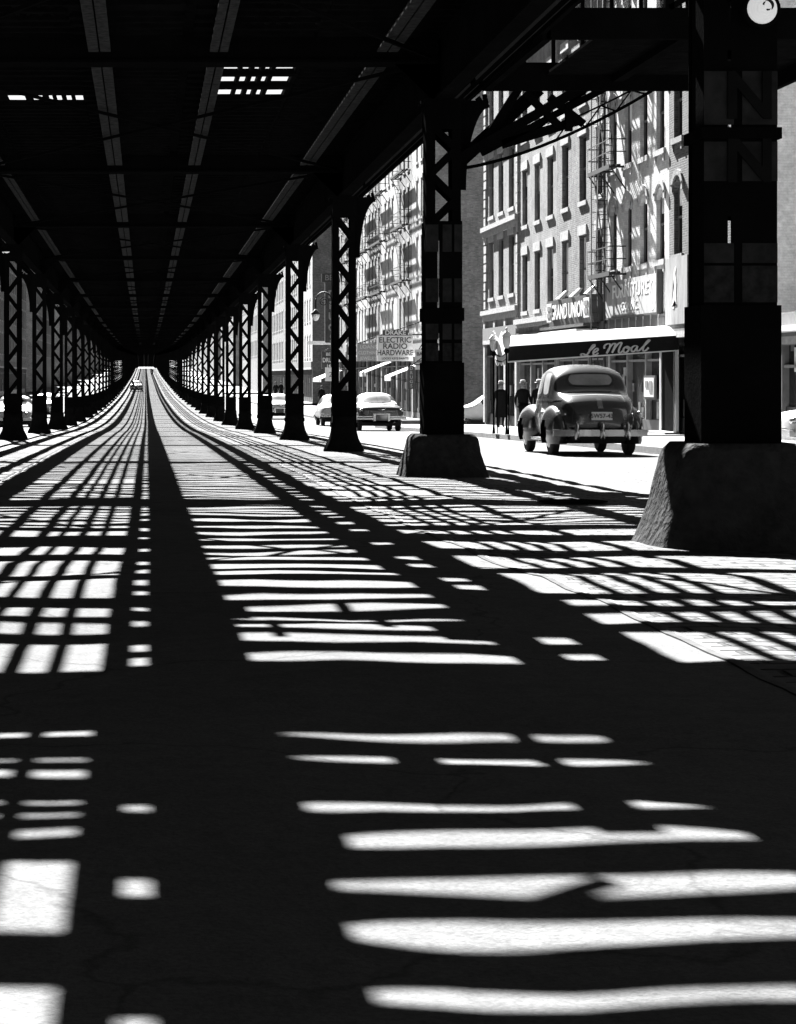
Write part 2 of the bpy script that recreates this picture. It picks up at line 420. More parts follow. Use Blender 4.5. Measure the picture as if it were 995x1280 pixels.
def zone_ties(x0, x1, near, gap, tie, dmax, special=(), jit=.2, n=8, d=.05, amp=.035, opn=()):
    """list of tie spans for a zone of the deck"""
    m = MB(); spans = []
    near = [(a+(b-a)*.06, b-(b-a)*.06) for a, b in near]; g = [deckspan(a, b) for a, b in near]
    y = YE0
    while y < 10.6:                   # over and behind the camera
        spans.append((y, min(y+tie, g[0][0]))); y += tie+gap
    y = spans[-1][1]+gap if False else y
    spans.append((y-gap, g[0][0])) if y-gap < g[0][0] else None
    for i in range(len(g)-1): spans.append((g[i][1], g[i+1][0]))
    y = g[-1][1]; y0s = []
    y1 = YE1; rnd = random.Random(int(x0*100))
    first = True
    while y < y1:
        w = tie*(1+rnd.uniform(-jit, jit))*(1. if gap > .35 or y < 27 else .72); gp_ = (gap if y > 62 else .38) if gap > .35 else (gap if y < 27 else (.33 if y < 50 else .40))
        gg = gp_*(1+rnd.uniform(-jit, jit)*(1.3 if y > 62 else .6))
        for q0, q1 in opn:
            if y < q0 < y+w+gg+.3: w = q0-y; gg = q1-q0; break
        if first: w = max(w, .5); first = False
        spans.append((y, y+w)); y += w+gg
    seed = 0
    for a, b in spans:
        if b-a < .015: continue
        seed += 1; far = a > 60
        warped(m, x0, x1, a, b, 2 if far else n, 0. if a > 90 else amp, seed, d=.1 if (24 < a < 62 and d > .06) else (.08 if 24 < a < 48 else d))
    return m
mM = zone_ties(-.53, .53, Mpx, .25, .155, 1., n=14, amp=.06)
mM.build('ladder_deck', EL)
m = MB()      # unseen boards added above the slats to break the sun stripes
for xa, xb, pa, pb in ((1.137, 1.21, 908, 930), (1.42, 1.6, 908, 930), (.72, .865, 934, 957), (1.15, 1.22, 934, 957), (1.10, 1.26, 996, 1024), (.35, .49, 1028, 1068), (.55, .61, 778, 795), (1.27, 1.5, 778, 795), (.35, .5, 750, 768), (1.05, 1.12, 766, 779), (.93, 1.0, 752, 765)):
    z1, z2 = sorted((y2Z(pa), y2Z(pb))); g0, g1 = deckspan(z1, z2); zz = dk((g0+g1)/2)
    m.box(xa-.93, xb-.93, g0-.1, g1+.1, zz+.052, zz+.075, 'timber')
gA = deckspan(y2Z(1124), y2Z(1118))[1]; gB = deckspan(y2Z(1090), y2Z(1082))[0]
m.bar((.74-.93, gA-.05, dk(gA)+.085), (1.02-.93, gB+.05, dk(gB)+.085), .07, .02, 'timber')
tag(m.build('shadow_boards', EL))
mL = zone_ties(-2.72, -1.05, Lpx, .52, .13, 1., jit=.3, d=.07, amp=.03, opn=((36.0, 37.2),))
Npx = px([(1252, 1292), (1093, 1117), (1008, 1017), (822, 833), (805, 814), (777, 783), (758, 764), (737, 743), (728, 733), (709, 714), (700, 705), (683, 687), (672, 676), (660, 664), (648, 652)])
zone_ties(-1.045, -.87, Npx, .38, .2, 1., jit=.3, d=.07, amp=.01, n=2).build('tie_deck', EL)
Qpx = px([(815, 823), (795, 804), (731, 736), (722, 727), (702, 706), (695, 699), (678, 682), (662, 665), (652, 655)])
zone_ties(.68, .99, Qpx, .24, .5, 1., jit=.3, d=.07, amp=.01, n=2).build('tie_deck', EL)
mR = zone_ties(1.0, 2.42, Rpx, .52, .13, 1., jit=.3, d=.07, amp=.03, opn=((32.5, 33.6), (33.85, 34.95), (35.3, 36.5)))
mA = zone_ties(-3.79, -2.76, Lpx, .30, .12, 1., jit=.15)
mZ = zone_ties(2.47, 4.24, Rpx, .30, .11, 1., jit=.15)
mL.build('tie_deck', EL); mR.build('tie_deck', EL); mA.build('tie_deck', EL); mZ.build('tie_deck', EL)
# running rails, guard timbers and walk planks: everything between the bright columns
lightcols = [(-2.88, -1.90), (-1.50, -1.18), (-1.08, -.87), (-.79, -.70), (-.655, -.54), (-.48, -.37), (-.32, -.165), (-.06, .01), (.41, 1.45), (1.67, 1.81),
             (2.07, 2.42), (2.48, 2.60), (2.67, 2.77), (2.84, 2.94), (3.01, 3.32), (3.42, 4.95)]
SH = .93
MB().ribbon(3.98, 4.42, .081, .12, elys, 'timber').build('walk_shade_plank', EL)  # unseen plank added to keep the sun off the right girder's inner web
for i in range(len(lightcols)-1):
    a, b = lightcols[i][1]-SH, lightcols[i+1][0]-SH
    m = MB()
    if b-a < .16:
        m.ribbon(a, b, .051 if b-a < .12 else .075, .16, elys, 'timber')
    else:
        m.ribbon(a, b, .075, .12, elys, 'timber')
    m.build('guard_timber' if b-a < .16 else 'walk_shade_plank', EL)

# columns -----------------------------------------------------------
def column_mesh(H=5.25, lat=True):
    m = MB(); w, d = .25, .19
    for s_ in (-1, 1):
        x0, x1 = sorted((s_*w, s_*(w-.13)))
        m.box(s_*w-.012*(s_ > 0), s_*w+.012*(s_ < 0), -d, d, .55, H, 'steel_black')
        for yy in (-d, d-.02): m.box(x0, x1, yy, yy+.02, .55, H, 'steel_black')
    # base plates and cap
    for yy in (-d-.012, d): m.box(-w-.01, w+.01, yy, yy+.012, .5, 1.25, 'steel_black')
    for yy in (-d-.012, d): m.box(-w-.01, w+.01, yy, yy+.012, H-.42, H, 'steel_black')
    m.box(-w-.06, w+.06, -d-.06, d+.06, H-.05, H+.0, 'steel_black')
    m.box(-w-.03, w+.03, -d-.03, d+.03, .50, .60, 'steel_black')
    return m
def lattice_mesh(z0, z1, pitch=.43):
    m = MB(); w, d = .185, .19; n = max(2, round((z1-z0)/pitch)); p = (z1-z0)/n
    for q, yy in enumerate((-d-.008, d+.008)):
        for i in range(n):
            a, b = (-w, w) if i % 2 == 0 else (w, -w)
            m.bar((a, yy+(.006 if i % 2 else 0), z0+i*p), (b, yy+(.006 if i % 2 else 0), z0+(i+1)*p), .10, .012, 'steel_black', up=(0, 1, 0))
    return m
def bracket_mesh(s_, H):
    m = MB(); n = 10; pts = []
    for i in range(n+1):
        t = i/n*pi/2; pts.append((.25+.42*(1-cos(t)), H-1.25+1.25*sin(t)))
    for i in range(n):
        (xa, za), (xb, zb) = pts[i], pts[i+1]
        P = [(s_*.25, -.02, za), (s_*xa, -.02, za), (s_*xa, .02, za), (s_*.25, .02, za), (s_*.25, -.02, zb), (s_*xb, -.02, zb), (s_*xb, .02, zb), (s_*.25, .02, zb)]
        m.hexa(P, 'steel_black'); m.bar((s_*xa, 0, za), (s_*xb, 0, zb), .2, .025, 'steel_black', up=(0, 1, 0))
    return m
def bell_base(rw=.44, h=.78):
    m = MB(); prof = [(.0, 1.), (.1, .99), (.2, .93), (.3, .83), (.42, .72), (.6, .64), (.8, .6), (1., .58)]
    n = len(prof); k = m.mi('iron_base'); seg = 20; base = 0
    for t, q in prof:
        for j in range(seg):
            a = 2*pi*j/seg; c, s_ = cos(a), sin(a); e = .55
            x = rw*q*(abs(c)**e)*(1 if c >= 0 else -1); y = rw*q*(abs(s_)**e)*(1 if s_ >= 0 else -1)
            m.v.append((x, y, t*h-.06))
    for i in range(n-1):
        for j in range(seg): m.f.append((i*seg+j, i*seg+(j+1) % seg, (i+1)*seg+(j+1) % seg, (i+1)*seg+j)); m.m.append(k)
    m.f.append(tuple((n-1)*seg+j for j in range(seg))); m.m.append(k); return m
def block_base(tw, bw, h, seed):
    """concrete pedestal: battered, worn edges"""
    m = MB(); k = m.mi('concrete_base'); seg = 40; lv = 14; 
    for i in range(lv+1):
        t = i/lv
        fl = bw+(tw-bw)*min(1, (t/.85))**.55
        if t > .86: fl = fl-.07*((t-.86)/.14)**2
        for j in range(seg):
            a = 2*pi*j/seg; c, s_ = cos(a), sin(a); e = .28
            x = fl*(abs(c)**e)*(1 if c >= 0 else -1); y = fl*.92*(abs(s_)**e)*(1 if s_ >= 0 else -1)
            nn = noise.noise(Vector((x*3+seed, y*3, t*3)))*.02+noise.noise(Vector((x*9+seed, y*9, t*9)))*.012
            m.v.append((x*(1+nn), y*(1+nn), t*h-.08))
    for i in range(lv):
        for j in range(seg): m.f.append((i*seg+j, i*seg+(j+1) % seg, (i+1)*seg+(j+1) % seg, (i+1)*seg+j)); m.m.append(k)
    m.f.append(tuple(lv*seg+j for j in range(seg))); m.m.append(k); return m
HC = 5.25
colm = column_mesh(HC).mesh('column'); latm = lattice_mesh(1.2, HC-.4).mesh('lattice')
brR = bracket_mesh(1, HC).mesh('bracket'); brL = bracket_mesh(-1, HC).mesh('bracket')
bells = [bell_base(.44, .78).mesh('column_base', smooth=True), bell_base(.50, .72).mesh('column_base', smooth=True), bell_base(.41, .85).mesh('column_base', smooth=True)]
far = MB(); cnt = 0
for i, y in enumerate(CY):
    for side, X in ((1, XR), (-1, XL_)):
        zt = dk(y)-.88; zb = gz(y); h = zt-zb
        if y < 10 and True:
            pass
        if y < 0 or (side < 0 and y < 40) or (side > 0 and y < 10):
            pass                                    # out of the frame, still carries the girder
        if cnt >= 100:
            far.box(X-.25, X-.12, y-.27, y+.27, zb, zt, 'steel_black').box(X+.12, X+.25, y-.27, y+.27, zb, zt, 'steel_black').box(X-.4, X+.4, y-.4, y+.4, zb, zb+.6, 'iron_base')
            continue
        cnt += 1
        c = inst('column', colm, EL, (X, y, zb), scale=(1, 1, h/HC))
        near = side > 0 and 10 < y < 31
        br = inst('bracket', brR if side > 0 else brL, c, (0, 0, 0)); br.location = (0, 0, 0)
        if not near:
            l = inst('lattice', latm, c, (0, 0, 0)); l.location = (0, 0, 0)
            b = inst('column_base', bells[(i*7+side) % 3 if y > 62 else (0 if y > 40 else 2)], c, (0, 0, 0)); b.location = (0, 0, 0)
        else:
            one = y < 20
            bm_ = block_base(.47, .72, .82, 1.) if one else block_base(.49, .70, .66, 5.)
            b = inst('column_base', bm_.mesh('column_base', smooth=True), c, (0, 0, 0)); b.location = (0, 0, 0)
            b['label'] = 'battered concrete pedestal'
            # plated shaft with a narrow slit between the two halves
            sx = -.02 if one else -.05; tilt = X/y
            m = MB(); hh = h; P = []
            z_lo, z_hi = .5, (HC*.99 if one else 3.55)
            for yy in (-.215, .203):
                o_ = yy*tilt
                for (za, zb2, gp) in ([(z_lo, 2.05, 0), (2.05, 2.35, .012), (2.35, 2.6, 0), (2.6, 2.67, .014), (2.67, 2.95, 0), (2.95, 3.2, .014), (3.2, 3.45, 0), (3.45, 3.53, .014), (3.53, 3.72, 0), (3.72, 3.95, .013), (3.95, z_hi, 0)]
                                     if one else [(z_lo, 1.75, 0), (1.75, 2.0, .013), (2.0, 2.15, 0), (2.15, 2.5, .014), (2.5, 2.75, .006), (2.75, 3.3, .014), (3.3, z_hi, 0)]):
                    if gp:
                        m.box(-.265, sx+o_-gp, yy, yy+.012, za, zb2, 'steel_black'); m.box(sx+o_+gp, .265, yy, yy+.012, za, zb2, 'steel_black')
                    else: m.box(-.265, .265, yy, yy+.012, za, zb2, 'steel_black')
            pl = inst('cover_plate', m.mesh('cover_plate'), c, (0, 0, 0)); pl.location = (0, 0, 0)
            m = MB(); m.box(-.29, .29, -.235, .235, .55, 1.72 if one else 1.58, 'steel_black')
            sl = inst('column_sleeve', m.mesh('column_sleeve'), c, (0, 0, 0)); sl.location = (0, 0, 0)
            bands = ([(1.74, 2.0, 'band_mid'), (2.02, 2.16, 'band_grey'), (2.60, 2.88, 'band_grey'), (3.0, 3.38, 'band_grey')] if one
                     else [(1.60, 1.85, 'band_mid'), (1.90, 2.12, 'band_grey'), (2.42, 2.75, 'band_grey'), (3.12, 3.5, 'band_grey')])
            for za, zb2, mt in bands:
                m = MB()
                for s0, s1 in (((-.265, sx-.03), (sx+.03, .11), (.15, .265)) if not one else ((-.265, sx-.03), (sx+.03, .265))):
                    m.box(s0, s1, -.224, -.2165, za, zb2, mt)
                bd = inst('paint_band', m.mesh('paint_band'), c, (0, 0, 0)); bd.location = (0, 0, 0)
                bd['label'] = 'grey painted warning band'
            m = MB(); m.box(-.29, .29, -.25, .25, 2.16 if not one else 2.9, 2.34 if not one else 2.98, 'steel_black')
            sl = inst('clamp_band', m.mesh('clamp_band'), c, (0, 0, 0)); sl.location = (0, 0, 0)
            if one:
                for zc in (3.19, 2.74):
                    t = text('painted_letter', 'N', c, (0, 0, 0), .46, 'letter_dark', bold=.012); t.location = (.06, -.232, zc)
                    t['label'] = 'dark painted letter N'
            else:
                l = inst('lattice', lattice_mesh(3.5, HC-.35, .36).mesh('lattice'), c, (0, 0, 0)); l.location = (0, 0, 0)
if far.v: tag(far.build('columns', EL), kind='stuff')
# high side landing with its brackets, between the nearest two right columns
m = MB()
for i in range(22): m.box(5.75, 9.0, 25.6+i*.2, 25.6+i*.2+.192, 4.32, 4.36, 'timber')
m.build('landing_floor', EL)
m = MB().box(4.9, 9.0, 29.95, 30.05, 4.10, 4.50, 'steel_black').box(4.9, 9.0, 25.5, 25.6, 4.12, 4.5, 'steel_black').box(4.85, 4.95, 25.5, 30.05, 4.1, 4.5, 'steel_black').box(8.98, 9.06, 25.5, 30.05, 4.1, 4.5, 'steel_black')
m.box(6.7, 6.85, 25.6, 29.95, 4.22, 4.32, 'steel_black')
m.build('landing_frame', EL)
m = MB()
for x in [5.0+.42*i for i in range(10)]:
    m.box(x, x+.05, 30.0, 30.05, 4.5, 5.5, 'steel_black')
m.box(4.9, 9.0, 29.98, 30.06, 5.42, 5.5, 'steel_black')
for x in (4.95, 6.35, 6.62, 7.6, 8.6): m.box(x, x+.11, 25.5, 25.6, 4.5, 6.6, 'steel_black')
m.bar((6.4, 25.55, 4.5), (7.6, 25.55, 5.2), .1, .07, 'steel_black'); m.bar((6.4, 25.55, 4.9), (7.6, 25.55, 4.5), .1, .05, 'steel_black')
m.build('landing_railing', EL)
m = MB(); Yb = 30.55; zo = 4.1
m.bar((4.5, Yb, 3.05), (5.75, Yb, zo+.1), .16, .20, 'steel_black'); m.bar((4.5, Yb-.3, 3.12), (6.45, Yb-.3, zo+.15), .13, .14, 'steel_black')
m.bar((4.9, Yb-.1, 3.25), (6.9, Yb-.1, zo+.2), .12, .10, 'steel_black'); m.bar((4.9, Yb-.2, 3.35), (5.5, Yb-.2, 4.3), .1, .12, 'steel_black')
m.bar((5.2, Yb-.1, 3.38), (6.3, Yb-.1, 3.72), .12, .13, 'steel_black')
m.bar((5.85, Yb-.3, 4.05), (6.35, Yb-.3, 3.65), .1, .1, 'steel_black'); m.bar((5.5, Yb-.3, 4.1), (6.0, Yb-.3, 3.62), .1, .1, 'steel_black'); m.box(6.08, 6.18, Yb-.36, Yb-.26, 3.55, 3.95, 'steel_black')
m.bar((5.7, Yb, 3.6), (6.6, Yb, 4.3), .07, .06, 'steel_black')
# thin curved lower chord with its lacing
cp = []; cu = []
for i in range(15):
    t = i/14; x = 4.45+3.1*t; z = 3.02+.12*t+1.12*t**1.6; cp.append((x, Yb, z)); cu.append((x, Yb, z+.16+.05*sin(pi*t)))
for i in range(14):
    m.bar(cp[i], cp[i+1], .06, .045, 'steel_black')
    if i > 6: m.bar(cu[i], cu[i+1], .04, .025, 'steel_black'); m.bar(cp[i] if i % 2 else cu[i], cu[i+1] if i % 2 else cp[i+1], .03, .02, 'steel_black')
m.build('landing_bracket', EL)
# lamps on the structure
def shade_lamp(loc, r, label):
    t = empty('railway_lamp', loc, label, 'lamp', 'lamps under the railway')
    MB().lathe([(r*1.1, 0), (r*1.12, .03), (r*.5, r*.8), (.03, r), (.02, .6)], loc, 20, 'steel_black').build('lamp_shade', t, True)
    MB().lathe([(.02, -r*.55), (r*.5, -r*.45), (r*.86, -r*.12), (r*.95, 0.02), (.05, .05)], loc, 20, 'lamp_glass').build('lamp_glass', t, True)
# the near one faces the camera, on the outer side of the nearest column
t = empty('signal_lamp', (4.44, 14.9, 2.62), 'round glowing ribbed lamp high on the nearest right column', 'lamp')
m = MB(); k = 24
def disc_cam(m, c, prof, mat, n=24):
    base = len(m.v); kk = m.mi(mat)
    for r_, y in prof:
        for j in range(n): m.v.append((c[0]+cos(2*pi*j/n)*r_, c[1]+y, c[2]+sin(2*pi*j/n)*r_))
    for i in range(len(prof)-1):
        for j in range(n): m.f.append((base+i*n+j, base+i*n+(j+1) % n, base+(i+1)*n+(j+1) % n, base+(i+1)*n+j)); m.m.append(kk)
    m.f.append(tuple(base+(len(prof)-1)*n+j for j in range(n))); m.m.append(kk); return m
LC = (4.40, 14.9, 2.62)
disc_cam(MB(), LC, [(.06, .12), (.125, .1), (.135, 0), (.125, -.02), (.112, -.02), (.11, 0), (.02, .01)], 'steel_black').build('lamp_housing', t, True)
disc_cam(MB(), LC, [(.108, -.005), (.10, -.03), (.092, -.022), (.084, -.042), (.076, -.032), (.068, -.052), (.06, -.042), (.05, -.062), (.03, -.052), (.01, -.065)], 'lamp_glass').build('lens', t, True)
disc_cam(MB(), (LC[0]+.03, LC[1], LC[2]+.02), [(.042, -.050), (.040, -.058), (.030, -.060), (.028, -.052)], 'steel_strip').build('lens_ring', t, True)
shade_lamp((-4.0, 60.2, 3.58), .15, 'small bright lamp under the girder of the leftmost column')

# ------------------------------------------------------------------ buildings
WM = {}
def window_mesh(w, h, trim='none', glass='glass_dark', blind=0., frame='frame_dark'):
    key = (round(w, 2), round(h, 2), trim, glass, blind, frame)
    if key in WM: return WM[key]
    m = MB()
    m.box(.17, .20, -w/2, w/2, 0, h, glass)
    for a, b in ((-w/2, -w/2+.06), (w/2-.06, w/2)): m.box(.12, .168, a, b, 0, h, frame)
    m.box(.12, .168, -w/2+.06, w/2-.06, 0, .07, frame); m.box(.12, .168, -w/2+.06, w/2-.06, h-.07, h, frame)
    m.box(.10, .168, -w/2+.06, w/2-.06, h*.5-.03, h*.5+.03, frame)
    if w > .8: m.box(.13, .168, -.015, .015, .07, h*.5-.03, frame); m.box(.13, .168, -.015, .015, h*.5+.03, h-.07, frame)
    if blind: m.box(.155, .166, -w/2+.06, w/2-.06, h*(1-blind), h-.07, 'blind')
    if trim == 'square':
        m.box(-.05, .10, -w/2-.12, w/2+.12, -.16, -.002, 'stone_trim'); m.box(-.045, .02, -w/2-.14, w/2+.14, h+.002, h+.34, 'stone_trim')
    elif trim == 'sill':
        m.box(-.04, .1, -w/2-.1, w/2+.1, -.12, -.002, 'stone_trim')
    elif trim == 'far':
        m.box(-.035, .08, -w/2-.08, w/2+.08, -.14, -.002, 'stone_trim'); m.box(-.03, .02, -w/2-.08, w/2+.08, h+.002, h+.22, 'stone_trim')
    WM[key] = m.mesh('window'); return WM[key]
def wall(m, fx, s, y0, y1, z0, z1, ops, mat, rev=.22, rmat=None):
    ys = sorted({y0, y1, *[o[0] for o in ops], *[o[1] for o in ops]}); zs = sorted({z0, z1, *[o[2] for o in ops], *[o[3] for o in ops]})
    for i in range(len(ys)-1):
        for j in range(len(zs)-1):
            yc, zc = (ys[i]+ys[i+1])/2, (zs[j]+zs[j+1])/2
            if any(o[0] < yc < o[1] and o[2] < zc < o[3] for o in ops): continue
            m.quad([(fx, ys[i], zs[j]), (fx, ys[i], zs[j+1]), (fx, ys[i+1], zs[j+1]), (fx, ys[i+1], zs[j])], mat)
    r = fx+s*rev
    for a, b, c, d in ops:
        for P in (((a, c), (a, d)), ((b, c), (b, d)), ((a, c), (b, c)), ((a, d), (b, d))):
            (ya, za), (yb, zb) = P
            m.quad([(fx, ya, za), (r, ya, za), (r, yb, zb), (fx, yb, zb)], rmat or mat)
def shell(m, fx, s, y0, y1, z0, z1, mat, depth=12., sides=True, smat=None):
    b = fx+s*depth; smat = smat or mat
    m.quad([(b, y0, z0), (b, y1, z0), (b, y1, z1), (b, y0, z1)], smat)
    m.quad([(fx, y0, z0), (b, y0, z0), (b, y0, z1), (fx, y0, z1)], smat)
    m.quad([(fx, y1, z0), (b, y1, z0), (b, y1, z1), (fx, y1, z1)], smat)
    m.quad([(fx, y0, z1), (b, y0, z1), (b, y1, z1), (fx, y1, z1)], 'roofing')
    i = fx+s*.23; m.quad([(i, y0, z0), (i, y1, z0), (i, y1, z1), (i, y0, z1)], 'dark_paint')
def building(label, side, y0, y1, top, mat, wins, cat='building', group=None, z0=None, shop=None, depth=12., name='row_building', cornice=True, smat=None, fx=None):
    """wins: list of (yc, w, za, zb, trim, glass, blind)"""
    fx = fx if fx is not None else (FXR if side > 0 else FXL); yc = (y0+y1)/2
    gb = min(gz(y0), gz(y1), gz(yc))-.3 if z0 is None else z0
    root = empty(name, (fx, yc, gz(yc)+.15), label, cat, group)
    ops = [(w[0]-w[1]/2, w[0]+w[1]/2, w[2], w[3]) for w in wins]
    if shop: ops.append((y0+.35, y1-.35, shop[0], shop[1]))
    m = MB(); wall(m, fx, side, y0, y1, gb, top, ops, mat); shell(m, fx, side, y0, y1, gb, top, mat, depth, smat=smat); m.build('wall', root)
    for iw, w in enumerate(wins):
        if len(w) == 5 and y0 > 50 and y1 < 96: w = (*w, 'glass_dark', [0, 0, .35, 0, .2, 0, .5, 0, 0, .28][(iw*7+int(y0)) % 10])
        g = w[5] if len(w) > 5 else 'glass_dark'; bl = w[6] if len(w) > 6 else 0.
        inst('window', window_mesh(w[1], w[3]-w[2], w[4], g, bl), root, (fx, w[0], w[2]), rot=(0, 0, 0 if side > 0 else pi))
    if cornice:
        m = MB(); o = -side
        m.box(*sorted((fx+o*.002, fx+o*.25)), y0+.02, y1-.02, top-.45, top-.15, 'stone_dark'); m.box(*sorted((fx+o*.002, fx+o*.14)), y0+.02, y1-.02, top-.75, top-.453, 'stone_dark')
        m.build('cornice', root)
    if shop:
        a, b, nb = y0+.35, y1-.35, max(2, round((y1-y0)/2.6)); o = -side; za, zb = shop
        sf = MB()
        i0, i1 = sorted((fx+side*.10, fx+side*.2))
        sf.box(i0, i1, a, b, za, za+.5, 'dark_paint')
        for k in range(nb+1):
            q = a+(b-a)*k/nb; sf.box(*sorted((fx-side*.02, fx+side*.2)), max(a, q-.07), min(b, q+.07), za+.5, zb, 'grey_paint')
        sf.box(*sorted((fx+side*.02, fx+side*.15)), a, b, zb-.55, zb-.48, 'grey_paint')
        sf.build('shopfront', root)
        MB().box(*sorted((fx+side*.16, fx+side*.19)), a, b, za+.5, zb, 'glass_shop').build('shop_window', root)
        gm = MB(); rr = random.Random(int(y0*10))
        for k in range(int((b-a)*2.2)):
            q = rr.uniform(a+.2, b-.4); zz = za+.55+rr.choice([0, 0, .8, 1.3]); gm.box(*sorted((fx+side*.12, fx+side*.15)), q, q+rr.uniform(.15, .5), zz, zz+rr.uniform(.2, .6), rr.choice(['lit_goods', 'sign_white', 'sign_mid']))
        gm.build('window_display', root)
        MB().box(*sorted((fx+o*.002, fx+o*.12)), y0+.05, y1-.05, zb+.02, zb+.2, 'stone_trim').box(*sorted((fx+o*.002, fx+o*.12)), y0+.05, y1-.05, zb+.2, zb+.75, 'sign_mid').build('shop_fascia', root)
    return root
FR = FXR
# --- block A, from near to far -----------------------------------------
# low shop at the right edge
b = building('low white-roofed shop at the right edge of the picture past the nearest column', 1, 33., 51.2, 1.55, 'pale_stucco', [], shop=(-1.25, .75), name='low_shop', cornice=False)
MB().box(FR-.62, FR-.002, 33.2, 51.0, 1.05, 1.18, 'white_paint').build('shop_canopy', b)
MB().box(FR-.09, FR-.002, 48.2, 50.6, 1.2, 1.5, 'brick_mid').build('roof_band', b)
tr = empty('street_tree', (22.5, 62, gz(62)), 'leafy tree top showing above the low shop at the right edge', 'tree')
MB().tube([(22.5, 62, gz(62)), (22.4, 62, 1.2), (22.6, 62.2, 2.5)], [.2, .15, .08], 8, 'timber').tube([(22.4, 62, 1.), (21.5, 61.8, 2.4)], [.08, .03], 6, 'timber').build('trunk', tr)
m = MB(); rr = random.Random(3)
for i in range(1500):
    v = Vector((rr.gauss(0, 1), rr.gauss(0, 1), rr.gauss(0, 1))).normalized()*(rr.random()**.4)
    c = Vector((22.2+v.x*1.5, 62+v.y*1.5, 2.6+v.z*.8))
    if noise.noise(c*1.7) < -.05: continue
    a = Vector((rr.uniform(-1, 1), rr.uniform(-1, 1), rr.uniform(-1, 1)))*.12; q = Vector((rr.uniform(-1, 1), rr.uniform(-1, 1), rr.uniform(-1, 1)))*.12
    m.quad([c-a, c-q, c+a, c+q], 'leaf')
m.build('crown', tr)

def hood(m, y, w, z, fx=FR, mat='stone_trim'):
    """segmental arched hood moulding, projecting, plus the spandrels that round the window head"""
    n = 10; R_ = w*.62
    for i in range(n):
        a0 = pi*(.5-.36)+2*pi*.36*i/n; a1 = pi*(.5-.36)+2*pi*.36*(i+1)/n
        P = []
        for xx in (fx-.06, fx-.002):
            for rr_, aa in ((R_, a0), (R_, a1), (R_+.17, a1), (R_+.17, a0)): P.append((xx, y+cos(aa)*rr_, z-R_*.9+sin(aa)*rr_*1.0))
        m.hexa([P[0], P[1], P[5], P[4], P[3], P[2], P[6], P[7]], mat)
    m.box(fx-.06, fx-.002, y-w/2-.19, y-w/2-.02, z-.42, z-.18, mat); m.box(fx-.06, fx-.002, y+w/2+.02, y+w/2+.19, z-.42, z-.18, mat)
def spandrel(m, y, w, z, mat, fx=FR):
    n = 6
    for s_ in (-1, 1):
        for i in range(n):
            t0, t1 = i/n, (i+1)/n
            f = lambda t: z-.34*(t**2.2)
            ya, yb = y+s_*w/2*t0, y+s_*w/2*t1
            p = sorted((ya, yb)); za, zb = (f(t0), f(t1)) if s_ > 0 else (f(t1), f(t0))
            m.hexa([(fx-.003, p[0], za), (fx-.003, p[1], zb), (fx+.15, p[1], zb), (fx+.15, p[0], za), (fx-.003, p[0], z+.01), (fx-.003, p[1], z+.01), (fx+.15, p[1], z+.01), (fx+.15, p[0], z+.01)], mat)
def sillb(m, y, w, z, fx=FR, mat='stone_trim'):
    m.box(fx-.07, fx-.002, y-w/2-.16, y+w/2+.16, z-.17, z-.003, mat)
    for q in (-1, 1): m.box(fx-.05, fx-.002, y+q*(w/2+.02)-.06, y+q*(w/2+.02)+.06, z-.38, z-.173, mat)
def arched(root, y, w, za, zb, wallm, hm='stone_trim'):
    m = MB(); hood(m, y, w, zb+.05, mat=hm); m.build('window_hood', root)
    m = MB(); spandrel(m, y, w, zb, wallm); m.build('arch_spandrel', root)
    m = MB(); sillb(m, y, w, za, mat=hm); m.build('window_sill', root)
# dark brick house, mostly hidden by the nearest column
rows3 = [(3.55, 5.75), (6.95, 9.2), (10.4, 12.6)]
wl = []
for za, zb in rows3:
    for y in (60.75, 58.6, 56.5, 54.4): wl.append((y, .95, za, zb, 'none'))
b = building('dark brick house with arched hoods, half hidden behind the nearest column', 1, 52.2, 61.78, 14.2, 'brick_dark', wl, shop=(-1.72, 1.1), smat='whitewash')
for w in wl: arched(b, w[0], w[1], w[2], w[3], 'brick_dark', 'stone_dark')
t = empty('painted_board', (FR-.1, 61.1, 2.6), 'tall stained billboard with a pale ribbon emblem beside the nearest column', 'sign board')
MB().box(FR-.14, FR-.02, 59.2, 61.7, 1.5, 3.45, 'stained_board').build('board', t)
m = MB(); E = [(60.9, 2.0), (60.75, 2.35), (60.62, 2.6), (60.7, 2.85), (60.62, 3.1), (60.42, 3.2), (60.5, 2.95), (60.38, 2.7), (60.45, 2.4), (60.35, 2.05), (60.55, 2.22), (60.68, 1.95)]
for i in range(1, len(E)-1): m.quad([(FR-.15, *E[0]), (FR-.15, *E[i]), (FR-.15, *E[i+1])], 'sign_white')
m.build('ribbon_emblem', t)
# white painted building
wl = []
for za, zb in ((3.5, 5.68), (6.82, 9.1), (10.2, 12.4)):
    for y in (69.15, 67.05, 64.95, 62.85): wl.append((y, .98, za, zb, 'none'))
b = building('white painted house with arched window hoods above the restaurant canopy', 1, 61.8, 69.98, 14.4, 'white_painted', wl, shop=(-1.85, 1.0))
for w in wl: arched(b, w[0], w[1], w[2], w[3], 'white_painted')
MB().box(FR-.10, FR-.004, 61.9, 69.7, 1.32, 1.86, 'sign_mid').build('transom_band', b)
m = MB()
for i in range(8): m.box(FR-.13, FR-.104, 62.6+i*.95, 62.66+i*.95, 1.32, 1.86, 'sign_grey')
m.build('transom_mullions', b)
t = empty('painted_board', (FR-.1, 66, 2.5), 'wide faded pale board with worn lettering over the restaurant canopy', 'sign board')
MB().box(FR-.16, FR-.03, 62.55, 69.6, 1.92, 3.1, 'faded_board').box(FR-.2, FR-.03, 62.45, 62.548, 1.86, 3.2, 'dark_paint').box(FR-.2, FR-.03, 62.55, 69.6, 1.86, 1.918, 'dark_paint').build('board', t)
